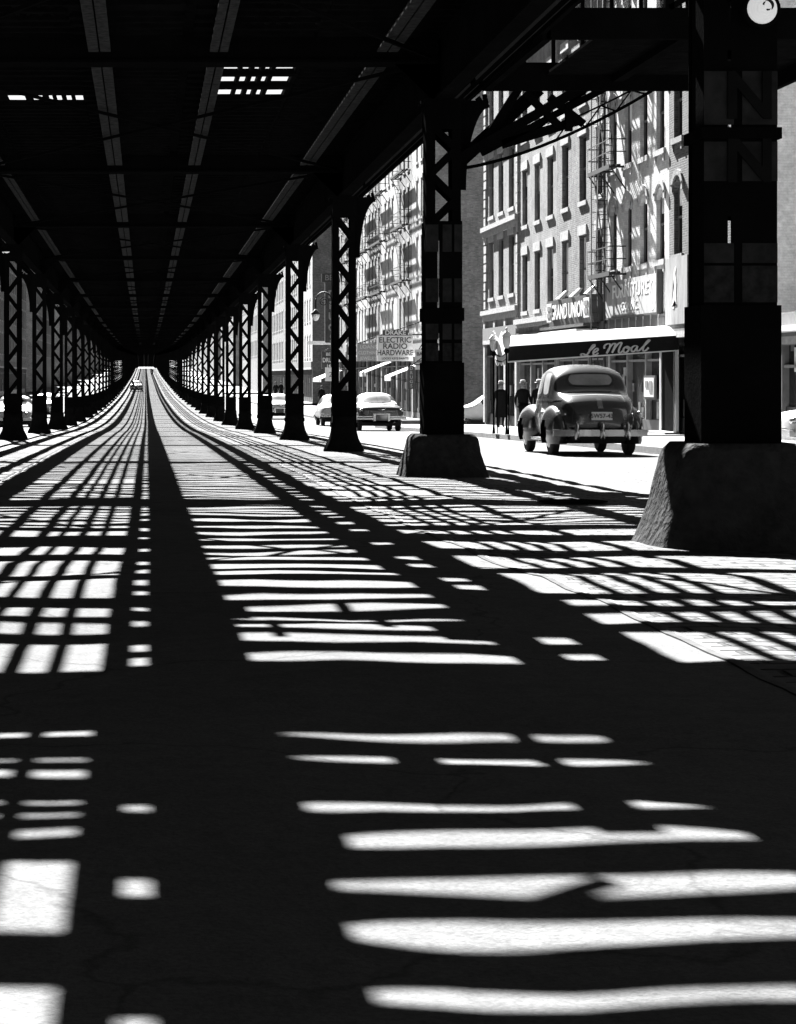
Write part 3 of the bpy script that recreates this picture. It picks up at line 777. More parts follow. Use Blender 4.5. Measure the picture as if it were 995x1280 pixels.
text('faded_lettering', 'FURNITURE', t, (FR-.165, 66.1, 2.72), .62, 'sign_white', 'wall', .004, 1.55, bold=.008)
text('faded_lettering', 'CO. INC.', t, (FR-.165, 66.1, 2.22), .40, 'sign_white', 'wall', .004, 1.5, bold=.004)
m = MB(); n = 24
for i in range(n):
    a0, a1 = 2*pi*i/n, 2*pi*(i+1)/n
    m.quad([(FR-.165, 63.15+cos(a0)*.4, 2.5+sin(a0)*.5), (FR-.165, 63.15+cos(a1)*.4, 2.5+sin(a1)*.5), (FR-.165, 63.15+cos(a1)*.27, 2.5+sin(a1)*.38), (FR-.165, 63.15+cos(a0)*.27, 2.5+sin(a0)*.38)], 'sign_white')
m.build('oval_mark', t)
# worn brick building with the fire escape
wl = []
for za, zb, g in ((2.62, 5.0, 1), (6.2, 8.55, 0), (9.7, 12.0, 0)):
    for y in (77.1, 74.0, 71.3):
        wl.append((y, 1.15 if y != 71.3 else 1.0, za, zb, 'square', 'glass_dark', .86 if (g and y != 71.3) or (y == 71.3 and za > 9) else 0.))
b = building('weathered brick house with a fire escape, left of the white painted house', 1, 70., 78.6, 14.0, 'brick_mid', wl, shop=(-2.0, 1.1))
MB().tube([(FR-.1, 70.05, -1.9), (FR-.1, 70.05, 13)], .05, 6, 'dark_paint').build('downpipe', b)
t = empty('shop_sign', (FR-.4, 74.4, 2.3), 'dark grocery signboard with two pale words over a striped awning', 'sign')
MB().hexa([(FR-.35, 70.6, 1.82), (FR-.02, 70.6, 1.82), (FR-.02, 78.3, 1.82), (FR-.35, 78.3, 1.82), (FR-.45, 70.6, 2.78), (FR-.02, 70.6, 2.78), (FR-.02, 78.3, 2.78), (FR-.45, 78.3, 2.78)], 'sign_mid').build('board', t)
m = MB()
for a, c in ((70.75, 71.6), (77.3, 78.15)): m.box(FR-.48, FR-.44, a, c, 2.0, 2.68, 'sign_white')
m.build('label_panel', t)
m = MB()
for a in (70.9, 77.45): m.box(FR-.495, FR-.482, a, a+.55, 2.15, 2.32, 'sign_mid').box(FR-.495, FR-.482, a, a+.55, 2.42, 2.58, 'sign_mid')
m.build('label_print', t)
text('lettering', 'GRAND UNION', t, (FR-.46, 74.45, 2.3), .74, 'sign_white', 'wall', .006, 1.12, bold=.015)
m = MB()
for i in range(2): m.box(FR-.9-.1*i, FR-.1, 70.8, 77.6, 1.52-.24*i, 1.60-.24*i, 'canvas_white')
m.box(FR-.7, FR-.1, 70.6, 78.4, 1.70, 1.80, 'dark_paint'); m.build('awning', t)
m = MB()
for i in range(3): m.hexa([(FR-.5, 71+i*2.4, 2.82), (FR-.3, 71+i*2.4, 2.82), (FR-.3, 71.5+i*2.4, 2.82), (FR-.5, 71.5+i*2.4, 2.82), (FR-.2, 71.1+i*2.4, 3.1), (FR-.1, 71.1+i*2.4, 3.1), (FR-.1, 71.4+i*2.4, 3.1), (FR-.2, 71.4+i*2.4, 3.1)], 'sign_white')
m.build('sign_reflectors', t)
# plaster building with square lintels
wl = []
for za, zb in ((2.64, 4.95), (6.15, 8.42), (9.65, 11.9)):
    for y in (85.3, 82.6, 79.95): wl.append((y, 1.15, za, zb, 'square'))
b = building('pale plastered house with square lintels, third house from the near block corner', 1, 78.62, 86.7, 13.9, 'pale_stucco', wl, shop=(-2.1, 1.0))
MB().box(FR-.25, FR-.003, 78.8, 86.6, 2.12, 2.32, 'stone_trim').box(FR-.14, FR-.003, 78.8, 86.6, 1.98, 2.118, 'stone_trim').build('belt_cornice', b)
m = MB()
m.box(FR-.12, FR-.003, 79.2, 81.6, 1.1, 1.95, 'dark_paint'); m.box(FR-.14, FR-.122, 79.9, 80.9, 1.4, 1.7, 'sign_white'); m.build('poster', b)
# corner building with quoins
wl = []
for za, zb in ((3.5, 6.0), (7.15, 9.75), (10.9, 13.3)):
    for y in (93.55, 91.05, 88.45): wl.append((y, 1.25, za, zb, 'square'))
b = building('corner house with quoins and belt cornices at the cross street', 1, 86.72, 95.3, 15.2, 'pale_stucco', wl, shop=(-2.2, 1.4), smat='brick_grey')
for z in (2.75, 6.55, 10.3):
    MB().box(FR-.16, FR-.003, 86.8, 95.75, z, z+.2, 'stone_trim').box(FR-.09, FR-.003, 86.8, 95.5, z-.28, z-.002, 'stone_trim').build('belt_cornice', b)
m = MB(); z = -2.
while z < 15:
    for yy in (94.7 if int(z*10) % 2 else 94.9,): m.box(FR-.06, FR-.003, yy, 95.36, z, z+.34, 'stone_trim')
    m.box(FR-.06, FR-.003, 86.75, 87.1, z, z+.34, 'stone_trim'); z += .42
m.build('quoins', b)
m = MB()
for y in (86.9, 89.6, 92.3, 95.0): MB().box(FR-.10, FR-.003, y-.2, y+.2, -2.1, 2.45, 'stone_trim').build('shop_pier', b)

# fire escapes -----------------------------------------------------------
def fire_escape(fx, y0, y1, levels, label, group, ladder=True, proj=.55, pipe=None):
    t = empty('fire_escape', (fx, (y0+y1)/2, levels[0]), label, 'fire escape', group)
    for i, z in enumerate(levels):
        m = MB(); x0 = fx-proj
        for k in range(3): m.box(x0+k*proj/3, x0+k*proj/5+.018, y0, y1, z, z+.06, 'iron_fire')
        m.box(x0-.01, x0+.02, y0, y1, z-.08, z+.06, 'iron_fire')
        for yy in (y0, (y0+y1)/2, y1): m.box(x0, fx-.01, yy-.03, yy+.03, z-.06, z-.001, 'iron_fire'); m.bar((x0+.05, yy, z-.05), (fx-.02, yy, z-.75), .04, .04, 'iron_fire')
        for k in range(5): m.bar((x0+.02, y0+(y1-y0)*k/5, z-.02), (x0+.02, y0+(y1-y0)*(k+.5)/5, z-.42), .03, .03, 'iron_fire').bar((x0+.02, y0+(y1-y0)*(k+.5)/5, z-.42), (x0+.02, y0+(y1-y0)*(k+1)/5, z-.02), .03, .03, 'iron_fire') if False else None
        m.build('platform', t)
        m = MB()
        for h in (.45, .85): m.box(x0-.008, x0+.008, y0, y1, z+h, z+h+.035, 'iron_fire'); m.box(x0, fx-.01, y0-.015, y0+.015, z+h, z+h+.035, 'iron_fire'); m.box(x0, fx-.01, y1-.015, y1+.015, z+h, z+h+.035, 'iron_fire')
        n = max(4, int((y1-y0)/.5))
        for k in range(n+1): yy = y0+(y1-y0)*k/n; m.box(x0-.004, x0+.004, yy-.012, yy+.012, z+.05, z+.85, 'iron_fire')
        m.build('railing', t)
        if i < len(levels)-1 and ladder:
            z2 = levels[i+1]; m = MB(); ya, yb = (y0+.9, y1-.5)
            for xx in (x0+.1, x0+.4): m.bar((xx, ya, z+.05), (xx, yb, z2), .018, .09, 'iron_fire')
            n = int((z2-z)/.26)
            for k in range(1, n): q = k/n; m.box(x0+.1, x0+.4, ya+(yb-ya)*q-.02, ya+(yb-ya)*q+.02, z+(z2-z)*q, z+(z2-z)*q+.018, 'iron_fire')
            m.build('stair_ladder', t)
    if pipe:
        m = MB(); x0 = fx-proj; m.box(x0-.012, x0+.012, pipe-.04, pipe+.04, levels[0]-3.4, levels[-1]+3, 'iron_fire'); m.box(x0+.2, x0+.224, pipe-.04, pipe+.04, levels[0]-3.4, levels[-1]+3, 'iron_fire')
        z = levels[0]-3.3
        while z < levels[-1]+3: m.box(x0+.012, x0+.2, pipe-.015, pipe+.015, z, z+.02, 'iron_fire'); z += .42
        m.build('drop_ladder', t)
    return t
t = fire_escape(FR, 67.3, 70.6, [3.32, 6.78, 10.2], 'black fire escape between the brick and the white house above the signboard', 'fire escapes on the facades', pipe=70.0)
m = MB(); x0 = FR-.8      # long upright ladder with the sun on both rails painted as paler grey
for xx, zt in ((x0-.05, 0),): pass
for xx in (-.02, .32): m.bar((FR-.5+xx, 69.55, 3.4), (FR-.5+xx, 68.3, 12.8), .02, .07, 'grey_paint')
n = 20
for k in range(n): q = k/n; m.box(FR-.52, FR-.18, 69.55-1.25*q-.01, 69.55-1.25*q+.01, 3.5+9.2*q, 3.53+9.2*q, 'iron_fire')
m.build('upright_ladder', t)

# --- block B and beyond --------------------------------------------------
def winrows(y0, y1, pitch, w, z, fl, h, n, trim='far', glass='glass_dark', bl=None, off=0):
    out = []; k = int((y1-y0-.6)/pitch); st = (y1-y0-(k-1)*pitch)/2
    rr = random.Random(int(y0*7))
    for i in range(n):
        for j in range(k): out.append((y0+st+j*pitch, w, z+i*fl, z+i*fl+h, trim, glass, rr.choice([0, 0, 0, .4, .7])))
    return out
Bd = [(113., 121.4, 'white_painted', 'white corner house with tall narrow windows beyond the cross street'), (121.42, 128.8, 'pale_stucco', 'second house beyond the cross street, behind the electric radio hardware sign'),
      (128.82, 137.2, 'white_painted', 'third house beyond the cross street, white between two fire escapes'), (137.22, 146., 'pale_stucco', 'fourth house beyond the cross street, carrying the long fire escape'),
      (146.02, 154.6, 'white_painted', 'fifth house beyond the cross street, pale with narrow windows'), (154.62, 163., 'pale_stucco', 'sixth house beyond the cross street, grey and narrow'), (163.02, 173., 'brick_mid', 'last house of the second block, seen behind the third right column')]
for i, (a, c, mt, lb) in enumerate(Bd):
    z = 2.55
    building(lb, 1, a, c, 19.2-(i % 3)*.6, mt, winrows(a, c, 1.98, .78, z, 3.22, 2.15, 5), shop=(-2.6, 1.1), smat='brick_grey')
fire_escape(FR, 121.8, 127.6, [5.6, 8.85, 12.05], 'black fire escape on the second house beyond the cross street', 'fire escapes on the facades')
fire_escape(FR, 133.5, 139.5, [5.4, 8.65, 11.85], 'black fire escape on the third and fourth houses beyond the cross street', 'fire escapes on the facades')
fire_escape(FR, 142.5, 149.5, [5.4, 8.65, 11.85], 'black fire escape on the fifth house beyond the cross street', 'fire escapes on the facades')
fire_escape(FR, 157, 164, [5.4, 8.65, 11.85], 'farthest black fire escape, on the sixth house beyond the cross street', 'fire escapes on the facades')
rb = building('long grey corner house with a blank brick side wall beyond the druggist sign', 1, 194., 212., 17.5, 'white_painted', winrows(194, 212, 3., 1.1, 1.8, 3.4, 2., 5), shop=(-2.5, .6), smat='brick_dark')
building('grey many-windowed tenement, second in the third block on the right', 1, 212.02, 234., 16., 'brick_grey', winrows(212.02, 234, 2.7, 1.1, 1.8, 3.4, 2., 5), shop=(-2.4, .6))
building('pale tenement closing the third block on the right', 1, 234.02, 256., 17.2, 'pale_stucco', winrows(234.02, 256, 3., 1.2, 1.9, 3.4, 2., 5), shop=(-2.4, .6))
ords = ['fourth', 'fifth', 'sixth', 'seventh', 'eighth']
for i, (a, c) in enumerate(blocksR[3:]):
    zb = -G_((a+c)/2)
    building('long tenement row of the %s block on the right, seen between far columns' % ords[i], 1, a, c, zb+18+i % 2, ['brick_grey', 'pale_stucco', 'brick_mid'][i % 3], winrows(a, c, max(3.4, (c-a)/17), 1.4, zb+5., 3.5, 2.1, 4), shop=None)
ordl = ['first', 'second', 'third', 'fourth', 'fifth', 'sixth']
for i, (a, c) in enumerate(blocksL[3:]):
    zb = -G_((a+c)/2)
    if i == 0:
        for k, (p, q) in enumerate(((a, 229.), (229.02, 246.), (246.02, c))):
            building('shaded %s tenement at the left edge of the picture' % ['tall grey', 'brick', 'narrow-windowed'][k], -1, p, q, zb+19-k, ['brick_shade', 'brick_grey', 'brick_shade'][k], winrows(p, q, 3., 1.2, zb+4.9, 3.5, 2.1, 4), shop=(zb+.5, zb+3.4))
        continue
    building('shaded long tenement row of the %s block on the left, seen between columns' % ordl[i], -1, a, c, zb+18.5+i % 2, ['brick_grey', 'brick_shade'][i % 2], winrows(a, c, max(3.4, (c-a)/17), 1.4, zb+5., 3.5, 2.1, 4), shop=None)

tag(MB().ribbon(XL_-.5, XR+.5, 0., .1, [-160, -100, -60, -30.5], 'timber').build('rear_deck', EL))
for i, (sd, a, c) in enumerate(((1, -110., -2.), (1, 0., 32.), (-1, -110., -2.), (-1, 0., 60.), (-1, 80., 140.), (-1, 160., 195.))):
    building(['brick tenement behind the photographer on the right', 'brick tenement beside the photographer on the right', 'brick tenement behind the photographer on the left', 'brick tenement beside the photographer on the left', 'brick tenement of the second left block outside the picture', 'brick tenement of the third left block outside the picture'][i], sd, a, c, 17, 'brick_dark', winrows(a, c, 4.5, 1.4, 4, 3.5, 2.1, 3))

# --- signs across the far pavement ---------------------------------------
def hang_sign(x0, x1, y, z0, z1, mat, label, lines, cat='sign', name='hanging_sign', lm='dark_paint', group=None, hook=True):
    t = empty(name, ((x0+x1)/2, y, z0), label, cat, group)
    MB().box(x0, x1, y-.09, y+.09, z0, z1, mat).build('board', t)
    if hook: MB().box(x1-.02, FR, y-.03, y+.03, z1+.03, z1+.09, 'iron_fire').bar((x0+.2, y, z1), (FR, y, z1+.9), .05, .05, 'iron_fire').box(x1-.3, x1-.24, y-.03, y+.03, z1, z1+.06, 'iron_fire').build('sign_bracket', t)
    for s_, zc, sz, sx in lines: text('lettering', s_, t, ((x0+x1)/2, y-.1, zc), sz, lm, sx=sx, ext=.006, bold=sz*.02)
    return t
t = hang_sign(12.75, 14.72, 115.0, .82, 2.22, 'sign_white', 'large white hanging sign reading ELECTRIC RADIO HARDWARE under a small dark header', [('ELECTRIC', 1.97, .42, .98), ('RADIO', 1.63, .42, 1.05), ('HARDWARE', 1.27, .42, .86), ('LOCKS KEYS PAINTS', .96, .16, 1.0)])
MB().box(13.05, 14.45, 114.9, 115.1, 2.23, 2.52, 'dark_paint').build('header_board', t)
text('lettering', 'DRAKE', t, (13.75, 114.88, 2.375), .33, 'sign_white', sx=1.1, ext=.006, bold=.008)
hang_sign(12.95, 14.35, 128., .9, 2.0, 'sign_grey', 'grey hanging sign with worn lettering left of the white hardware sign', [('LOANS', 1.78, .3, 1.1), ('CLOTHING', 1.42, .3, .8), ('JEWELRY', 1.08, .28, .9)], lm='sign_white')
t = hang_sign(12.9, 14.4, 134., .98, 1.9, 'dark_paint', 'dark hanging sign reading IMPORT in pale letters beside the third column', [('COME OR', 1.62, .3, .95), ('IMPORT', 1.2, .36, 1.1)], lm='sign_white')
hang_sign(14.15, 14.5, 112.6, -.7, .55, 'dark_paint', 'small upright dark sign reading DRUGS below the white hardware sign', [(c, .4-i*.235, .24, 1.) for i, c in enumerate('DRUGS')], lm='sign_grey')
hang_sign(14.75, 15.35, 114.2, .35, 1.45, 'sign_white', 'small white sign right of the white hardware sign, beside the second column', [('BAR', 1.2, .26, 1.), ('GRILL', .8, .2, .9)])
hang_sign(15.6, 16.5, 112.7, 1.35, 2.05, 'sign_white', 'pale plate on the blank side wall right of the second column', [('ROOMS', 1.7, .22, 1.)], hook=False)
t = hang_sign(14.0, 15.1, 163., 2.6, 7.3, 'sign_mid', 'tall vertical dark sign reading DRUGS behind the street lamp', [(c, 6.35-i*.86, .85, 1.) for i, c in enumerate('DRUGS')], lm='sign_grey')
MB().box(13.75, 15.35, 162.9, 163.1, 7.32, 8.0, 'dark_paint').build('header_board', t); text('lettering', 'BEN', t, (14.55, 162.88, 7.66), .62, 'sign_grey', ext=.01)
hang_sign(14.0, 15.3, 166., .55, 1.95, 'dark_paint', 'low dark druggist sign in three lines beside the lamp post', [('BEN', 1.72, .34, 1.), ('DRUGS', 1.25, .5, .72), ('14Z', .8, .34, 1.)], lm='sign_white')
hang_sign(13.2, 15.4, 170., 2.55, 2.85, 'sign_white', 'thin white sign edge above the low druggist sign', [], hook=False)
def awning(y0, y1, z, label):
    t = empty('shop_awning', (FR, (y0+y1)/2, z), label, 'awning', 'awnings in the second block')
    MB().hexa([(FR-1.7, y0, z-.55), (FR-.02, y0, z+.1), (FR-.02, y1, z+.1), (FR-1.7, y1, z-.55), (FR-1.7, y0, z-.50), (FR-.02, y0, z+.16), (FR-.02, y1, z+.16), (FR-1.7, y1, z-.5)], 'canvas_white').build('canvas', t)
    MB().box(FR-1.71, FR-1.68, y0, y1, z-.78, z-.55, 'canvas_grey').build('valance', t)
    MB().bar((FR-1.68, y0+.05, z-.55), (FR-.02, y0+.05, z-.9), .03, .03, 'iron_fire').bar((FR-1.68, y1-.05, z-.55), (FR-.02, y1-.05, z-.9), .03, .03, 'iron_fire').build('awning_arm', t)
awning(117.5, 120.5, .5, 'white awning under the white hardware sign'); awning(131, 134.5, .75, 'white awning beneath the grey hanging sign'); awning(164, 172, .3, 'white awning beside the lamp post with the one-way plate')

# --- restaurant canopy ----------------------------------------------------
can = empty('restaurant_canopy', (13, 61.6, gz(61)+.15), 'long black and white sidewalk canopy with white script lettering, behind the dark sedan', 'canopy')
YC0, YC1 = 60.55, 62.6
XA, XB = 10.52, 15.46
def cz(x, a, b): return a+(b-a)*(x-XA)/(XB-XA)
n = 10; m = MB(); v_ = MB(); tr_ = MB()
for i in range(n):
    a, c = XA+(XB-XA)*i/n, XA+(XB-XA)*(i+1)/n
    for yy, s_ in ((YC0, -1), (YC1, 1)):
        m.hexa([(a, yy-.01, cz(a, .43, .76)), (c, yy-.01, cz(c, .43, .76)), (c, yy+.01, cz(c, .43, .76)), (a, yy+.01, cz(a, .43, .76)), (a, yy-.01, cz(a, .86, 1.18)), (c, yy-.01, cz(c, .86, 1.18)), (c, yy+.01, cz(c, .86, 1.18)), (a, yy+.01, cz(a, .86, 1.18))], 'canvas_black')
        tr_.hexa([(a, yy-.02, cz(a, .385, .725)), (c, yy-.02, cz(c, .385, .725)), (c, yy+.02, cz(c, .385, .725)), (a, yy+.02, cz(a, .385, .725)), (a, yy-.02, cz(a, .427, .76)), (c, yy-.02, cz(c, .427, .76)), (c, yy+.02, cz(c, .427, .76)), (a, yy+.02, cz(a, .427, .76))], 'canvas_white')
    pr = [(YC0-.012, .865), (YC0+.18, .98), (YC0+.55, 1.10), ((YC0+YC1)/2, 1.17), (YC1-.55, 1.10), (YC1-.18, .98), (YC1+.012, .865)]
    for (ya, za), (yb, zb) in zip(pr[:-1], pr[1:]):
        v_.hexa([(a, ya, cz(a, za, za+.32)-.012), (c, ya, cz(c, za, za+.32)-.012), (c, yb, cz(c, zb, zb+.32)-.012), (a, yb, cz(a, zb, zb+.32)-.012), (a, ya, cz(a, za, za+.32)), (c, ya, cz(c, za, za+.32)), (c, yb, cz(c, zb, zb+.32)), (a, yb, cz(a, zb, zb+.32))], 'canvas_white')
m.build('side_valance', can); v_.build('canopy_roof', can); tr_.build('valance_trim', can)
# scalloped end and front swags
m = MB(); N = 12
for i in range(N):
    ya, yb = YC0+(YC1-YC0)*i/N, YC0+(YC1-YC0)*(i+1)/N
    def top(y): t = (y-YC0)/(YC1-YC0); return .86+.45*(1-abs(2*t-1))
    def bot(y): t = (y-YC0)/(YC1-YC0); return .42-.12*abs(sin(t*3*pi))
    m.hexa([(XA-.03, ya, bot(ya)), (XA-.01, ya, bot(ya)), (XA-.01, yb, bot(yb)), (XA-.03, yb, bot(yb)), (XA-.03, ya, top(ya)), (XA-.01, ya, top(ya)), (XA-.01, yb, top(yb)), (XA-.03, yb, top(yb))], 'canvas_white')
m.build('end_gable', can)
m = MB()
for z in (.52, .68): m.tube([(XA-.05, YC0+(YC1-YC0)*i/8, z-.1*sin(pi*i/8)) for i in range(9)], .022, 5, 'canvas_black')
m.build('end_stripes', can)
for px_, py_ in ((XA+.02, YC0+.03), (XA+.02, YC1-.03), (XB-.12, YC0+.03)):
    zg = gz(py_)+.15; MB().tube([(px_, py_, zg), (px_, py_, .5 if px_ < 12 else .8)], .022, 8, 'chrome' if px_ > 12 else 'steel_black').build('post', can)
# handwritten lettering, brush strokes
ST = [[(352, 616), (360, 622), (376, 609), (390, 594), (388, 586), (377, 591), (362, 615), (350, 640), (337, 655), (318, 662), (302, 660), (300, 650), (314, 647), (334, 656), (356, 663), (376, 661), (390, 652)],
      [(384, 640), (402, 630), (413, 618), (404, 611), (388, 622), (380, 640), (384, 653), (398, 653), (414, 642)],
      [(456, 612), (452, 600), (462, 586), (480, 580), (492, 586), (488, 608), (478, 630), (468, 645)], [(468, 645), (486, 610), (506, 584), (524, 578), (524, 592), (514, 618), (504, 641)],
      [(504, 641), (522, 608), (545, 580), (566, 572), (564, 586), (552, 612), (547, 634), (556, 642), (570, 632), (580, 622)],
      [(604, 598), (588, 606), (578, 622), (582, 637), (598, 638), (612, 624), (616, 608), (606, 598), (600, 606), (612, 612), (626, 606)],
      [(672, 598), (655, 594), (638, 604), (630, 620), (638, 634), (652, 628), (664, 612), (673, 597), (666, 615), (668, 628), (680, 627), (692, 616)],
      [(692, 616), (715, 594), (742, 568), (752, 556), (744, 556), (726, 576), (712, 602), (706, 622), (714, 630), (730, 622), (744, 606)]]
m = MB()
def cat(P, n=6):
    out = []
    for i in range(len(P)-1):
        p0, p1, p2, p3 = P[max(i-1, 0)], P[i], P[i+1], P[min(i+2, len(P)-1)]
        for k in range(n):
            t = k/n
            out.append(tuple(.5*((2*p1[j])+(-p0[j]+p2[j])*t+(2*p0[j]-5*p1[j]+4*p2[j]-p3[j])*t*t+(-p0[j]+3*p1[j]-3*p2[j]+p3[j])*t**3) for j in (0, 1)))
    return out+[P[-1]]
kx = (15.46-10.52)/((850-636)*5.237)
for s_ in ST:
    q = cat(s_); pts = []
    for u, v in q:
        xp = 670+u/5.237; yp = 320+v/5.237
        x = XA+(xp-636)/(850-636)*(XB-XA)
        frac = (yp-(433.8-(xp-636)*.0635))/(19.)          # 0 top of the black, 1 bottom
        z = cz(x, .86, 1.18)-frac*.43
        pts.append((x, YC0-.02, z))
    for a, c in zip(pts[:-1], pts[1:]):
        dx, dz = c[0]-a[0], c[2]-a[2]; th = .020+.022*abs(dz)/(sqrt(dx*dx+dz*dz)+1e-6)
        m.bar(a, c, .012, th, 'sign_white', up=(0, 1, 0)) if False else m.tube([a, c], th*.78, 5, 'sign_white')
m.build('lettering', can)
# doorway under the canopy
m = MB().box(FR-.09, FR-.02, 60.75, 62.3, -1.62, .72, 'cloth_dark').box(FR-.13, FR-.02, 62.31, 62.42, -1.62, .76, 'white_paint').box(FR-.13, FR-.02, 60.6, 60.74, -1.62, .76, 'white_paint').box(FR-.45, FR-.02, 60.5, 62.5, -1.72, -1.63, 'stone_trim')
t = m.build('restaurant_door'); tag(t, 'dark restaurant door in a pale frame under the canopy, beside the nearest column', 'door')
t = empty('menu_board', (FR-.1, 63.9, -.9), 'pale framed menu poster in the restaurant window behind the dark sedan', 'poster')
MB().box(FR-.08, FR-.03, 63.2, 64.6, -.72, .02, 'dark_paint').build('frame', t); MB().box(FR-.10, FR-.081, 63.3, 64.5, -.64, -.06, 'sign_white').build('sheet', t)
MB().box(FR-.112, FR-.101, 63.45, 63.85, -.5, -.15, 'sign_mid').box(FR-.112, FR-.101, 64.0, 64.35, -.35, -.15, 'sign_mid').build('print', t)

def lantern(x, y, zb, zt, label):
    t = empty('canopy_lantern', (x, y, zb), label, 'lantern', 'globe lanterns at the canopy end')
    MB().tube([(x, y, zb), (x, y, zb+.25), (x, y, zt-.55)], [.05, .03, .025], 8, 'steel_black').lathe([(.05, 0), (.09, .06), (.05, .14)], (x, y, zt-.62), 12, 'steel_black').build('post', t)
    MB().lathe([(.04, -.12), (.08, -.08), (.115, .06), (.125, .16), (.11, .22)], (x, y, zt-.36), 16, 'milk_glass').build('glass', t, True)
    MB().lathe([(.15, 0), (.14, .04), (.08, .12), (.05, .15), (.02, .16), (.045, .20), (.03, .25), (.004, .27)], (x, y, zt-.14), 16, 'white_paint').build('cap', t, True)
lantern(10.43, 60.3, gz(60)+.15, 1.28, 'globe lantern at the kerb corner of the canopy, nearer of the pair'); lantern(10.4, 62.35, gz(62)+.15, 1.22, 'globe lantern at the kerb end of the canopy, farther of the pair')

# --- street lamp with bishop's crook, one-way plate -------------------------
LX, LY = 10.9, 122.; lz = gz(LY)+.15
t = empty('street_lamp', (LX, LY, lz), "tall dark street lamp with a curled crook, left of the third column", 'street lamp')
MB().lathe([(.32, 0), (.32, .25), (.22, .4), (.2, 1.0), (.14, 1.2), (.12, 1.35)], (LX, LY, lz), 12, 'iron_fire').tube([(LX, LY, lz+1.3), (LX, LY, 3.6)], [.10, .075], 10, 'iron_fire').lathe([(.1, 0), (.14, .08), (.1, .16)], (LX, LY, 2.8), 12, 'iron_fire').build('pole', t)
pts = [(LX, LY, 3.5)]+[(LX-.48+.48*cos(a), LY, 4.35+.55*sin(a)) for a in [pi*i/12 for i in range(0, 13)]]+[(LX-.96, LY, 3.95)]
m = MB().tube(pts, .05, 8, 'iron_fire')
m.tube([(LX-.48+.30*(1-i/30)*cos(i*.5), LY, 4.35+.30*(1-i/30)*sin(i*.5)) for i in range(26)], .028, 6, 'iron_fire'); m.bar((LX, LY, 4.1), (LX-.2, LY, 4.3), .03, .03, 'iron_fire')
m.build('crook', t)
MB().lathe([(.05, .3), (.12, .22), (.24, .1), (.28, 0), (.05, 0)], (LX-.96, LY, 3.6), 14, 'iron_fire').build('lamp_shade', t, True)
MB().lathe([(.02, -.38), (.14, -.33), (.22, -.15), (.24, 0)], (LX-.96, LY, 3.6), 14, 'milk_glass').build('globe', t, True)
s = empty('street_sign', (LX, LY-.15, -.2), 'square white plate with dark figures fixed to the lamp post', 'sign')
MB().box(LX-.42, LX+.42, LY-.2, LY-.15, -.3, .5, 'sign_white').build('plate', s); text('lettering', '25', s, (LX, LY-.21, .08), .42, 'dark_paint', ext=.004)

# ------------------------------------------------------------------ cars
DG = None
def loft_body(secs, name='body'):
    """secs: (y, zbottom, ztop, half width low, half width waist, half width top, zwaist)"""
    v = []; f = []; nb = 0
    for (y, zb, zt, wl_, ww, wt, zw) in secs:
        zt_ = max(zt, zw+.02)
        prof = [(0, zb), (wl_*.75, zb), (wl_, zb+.07), (wl_+.02, zb+(zw-zb)*.5), (ww, zw), (ww*.45+wt*.55, zw+(zt_-zw)*.62), (wt, zt_-(zt_-zw)*.16), (wt*.55, zt_-.01), (0, zt_)]
        ring = prof+[(-x, z) for x, z in reversed(prof[1:-1])]
        nb = len(ring); v += [(x, y, z) for x, z in ring]
    for i in range(len(secs)-1):
        for j in range(nb): a = i*nb; f.append((a+j, a+(j+1) % nb, a+nb+(j+1) % nb, a+nb+j))
    f.append(tuple(reversed(range(nb)))); e = (len(secs)-1)*nb; f.append(tuple(e+j for j in range(nb)))
    bm = bmesh.new(); vs = [bm.verts.new(p) for p in v]
    for q in f: bm.faces.new([vs[i] for i in q])
    bmesh.ops.recalc_face_normals(bm, faces=bm.faces)
    me = bpy.data.meshes.new(name+'_cage'); bm.to_mesh(me); bm.free()
    o = bpy.data.objects.new(name, me); COL.objects.link(o); md = o.modifiers.new('s', 'SUBSURF'); md.levels = 2; md.render_levels = 2
    dg = bpy.context.evaluated_depsgraph_get(); ev = o.evaluated_get(dg); me2 = bpy.data.meshes.new_from_object(ev); me2.name = name
    bpy.data.objects.remove(o); me2.polygons.foreach_set('use_smooth', [True]*len(me2.polygons))
    return me2
def bvh_of(me):
    return BVHTree.FromPolygons([v.co.copy() for v in me.vertices], [list(p.vertices) for p in me.polygons])
def patch(bvh, m, poly_fn, axis, mat, n=10, k=8, off=.006):
    """poly_fn(u,v)->(a,b) in the projection plane; axis: '+y' ray travels +y, '+x','-x'"""
    base = len(m.v); pts = []
    for j in range(k+1):
        for i in range(n+1):
            a, b = poly_fn(i/n, j/k)
            if axis == '+y': o, d = Vector((a, -3, b)), Vector((0, 1, 0))
            elif axis == '-y': o, d = Vector((a, 9, b)), Vector((0, -1, 0))
            elif axis == '+x': o, d = Vector((-3, a, b)), Vector((1, 0, 0))
            else: o, d = Vector((3, a, b)), Vector((-1, 0, 0))
            h = bvh.ray_cast(o, d)
            p = h[0]+h[1]*off if h[0] is not None else o+d*3
            pts.append(tuple(p))
    m.v += pts; kk = m.mi(mat)
    for j in range(k):
        for i in range(n): a = base+j*(n+1)+i; m.f.append((a, a+1, a+n+2, a+n+1)); m.m.append(kk)
    return m
def rrect(a0, a1, b0, b1, bulge=.12, skew=0., topn=0.):
    """rounded-ish quad: edges pulled towards a superellipse"""
    ca, cb, ha, hb = (a0+a1)/2, (b0+b1)/2, (a1-a0)/2, (b1-b0)/2
    def f(u, v):
        s_, t = 2*u-1, 2*v-1
        sx = s_*sqrt(max(0, 1-bulge*2*t*t*.5)); ty = t*sqrt(max(0, 1-bulge*2*s_*s_*.5))
        return ca+ha*sx*(1-topn*(t+1)/2)+skew*ty, cb+hb*ty
    return f
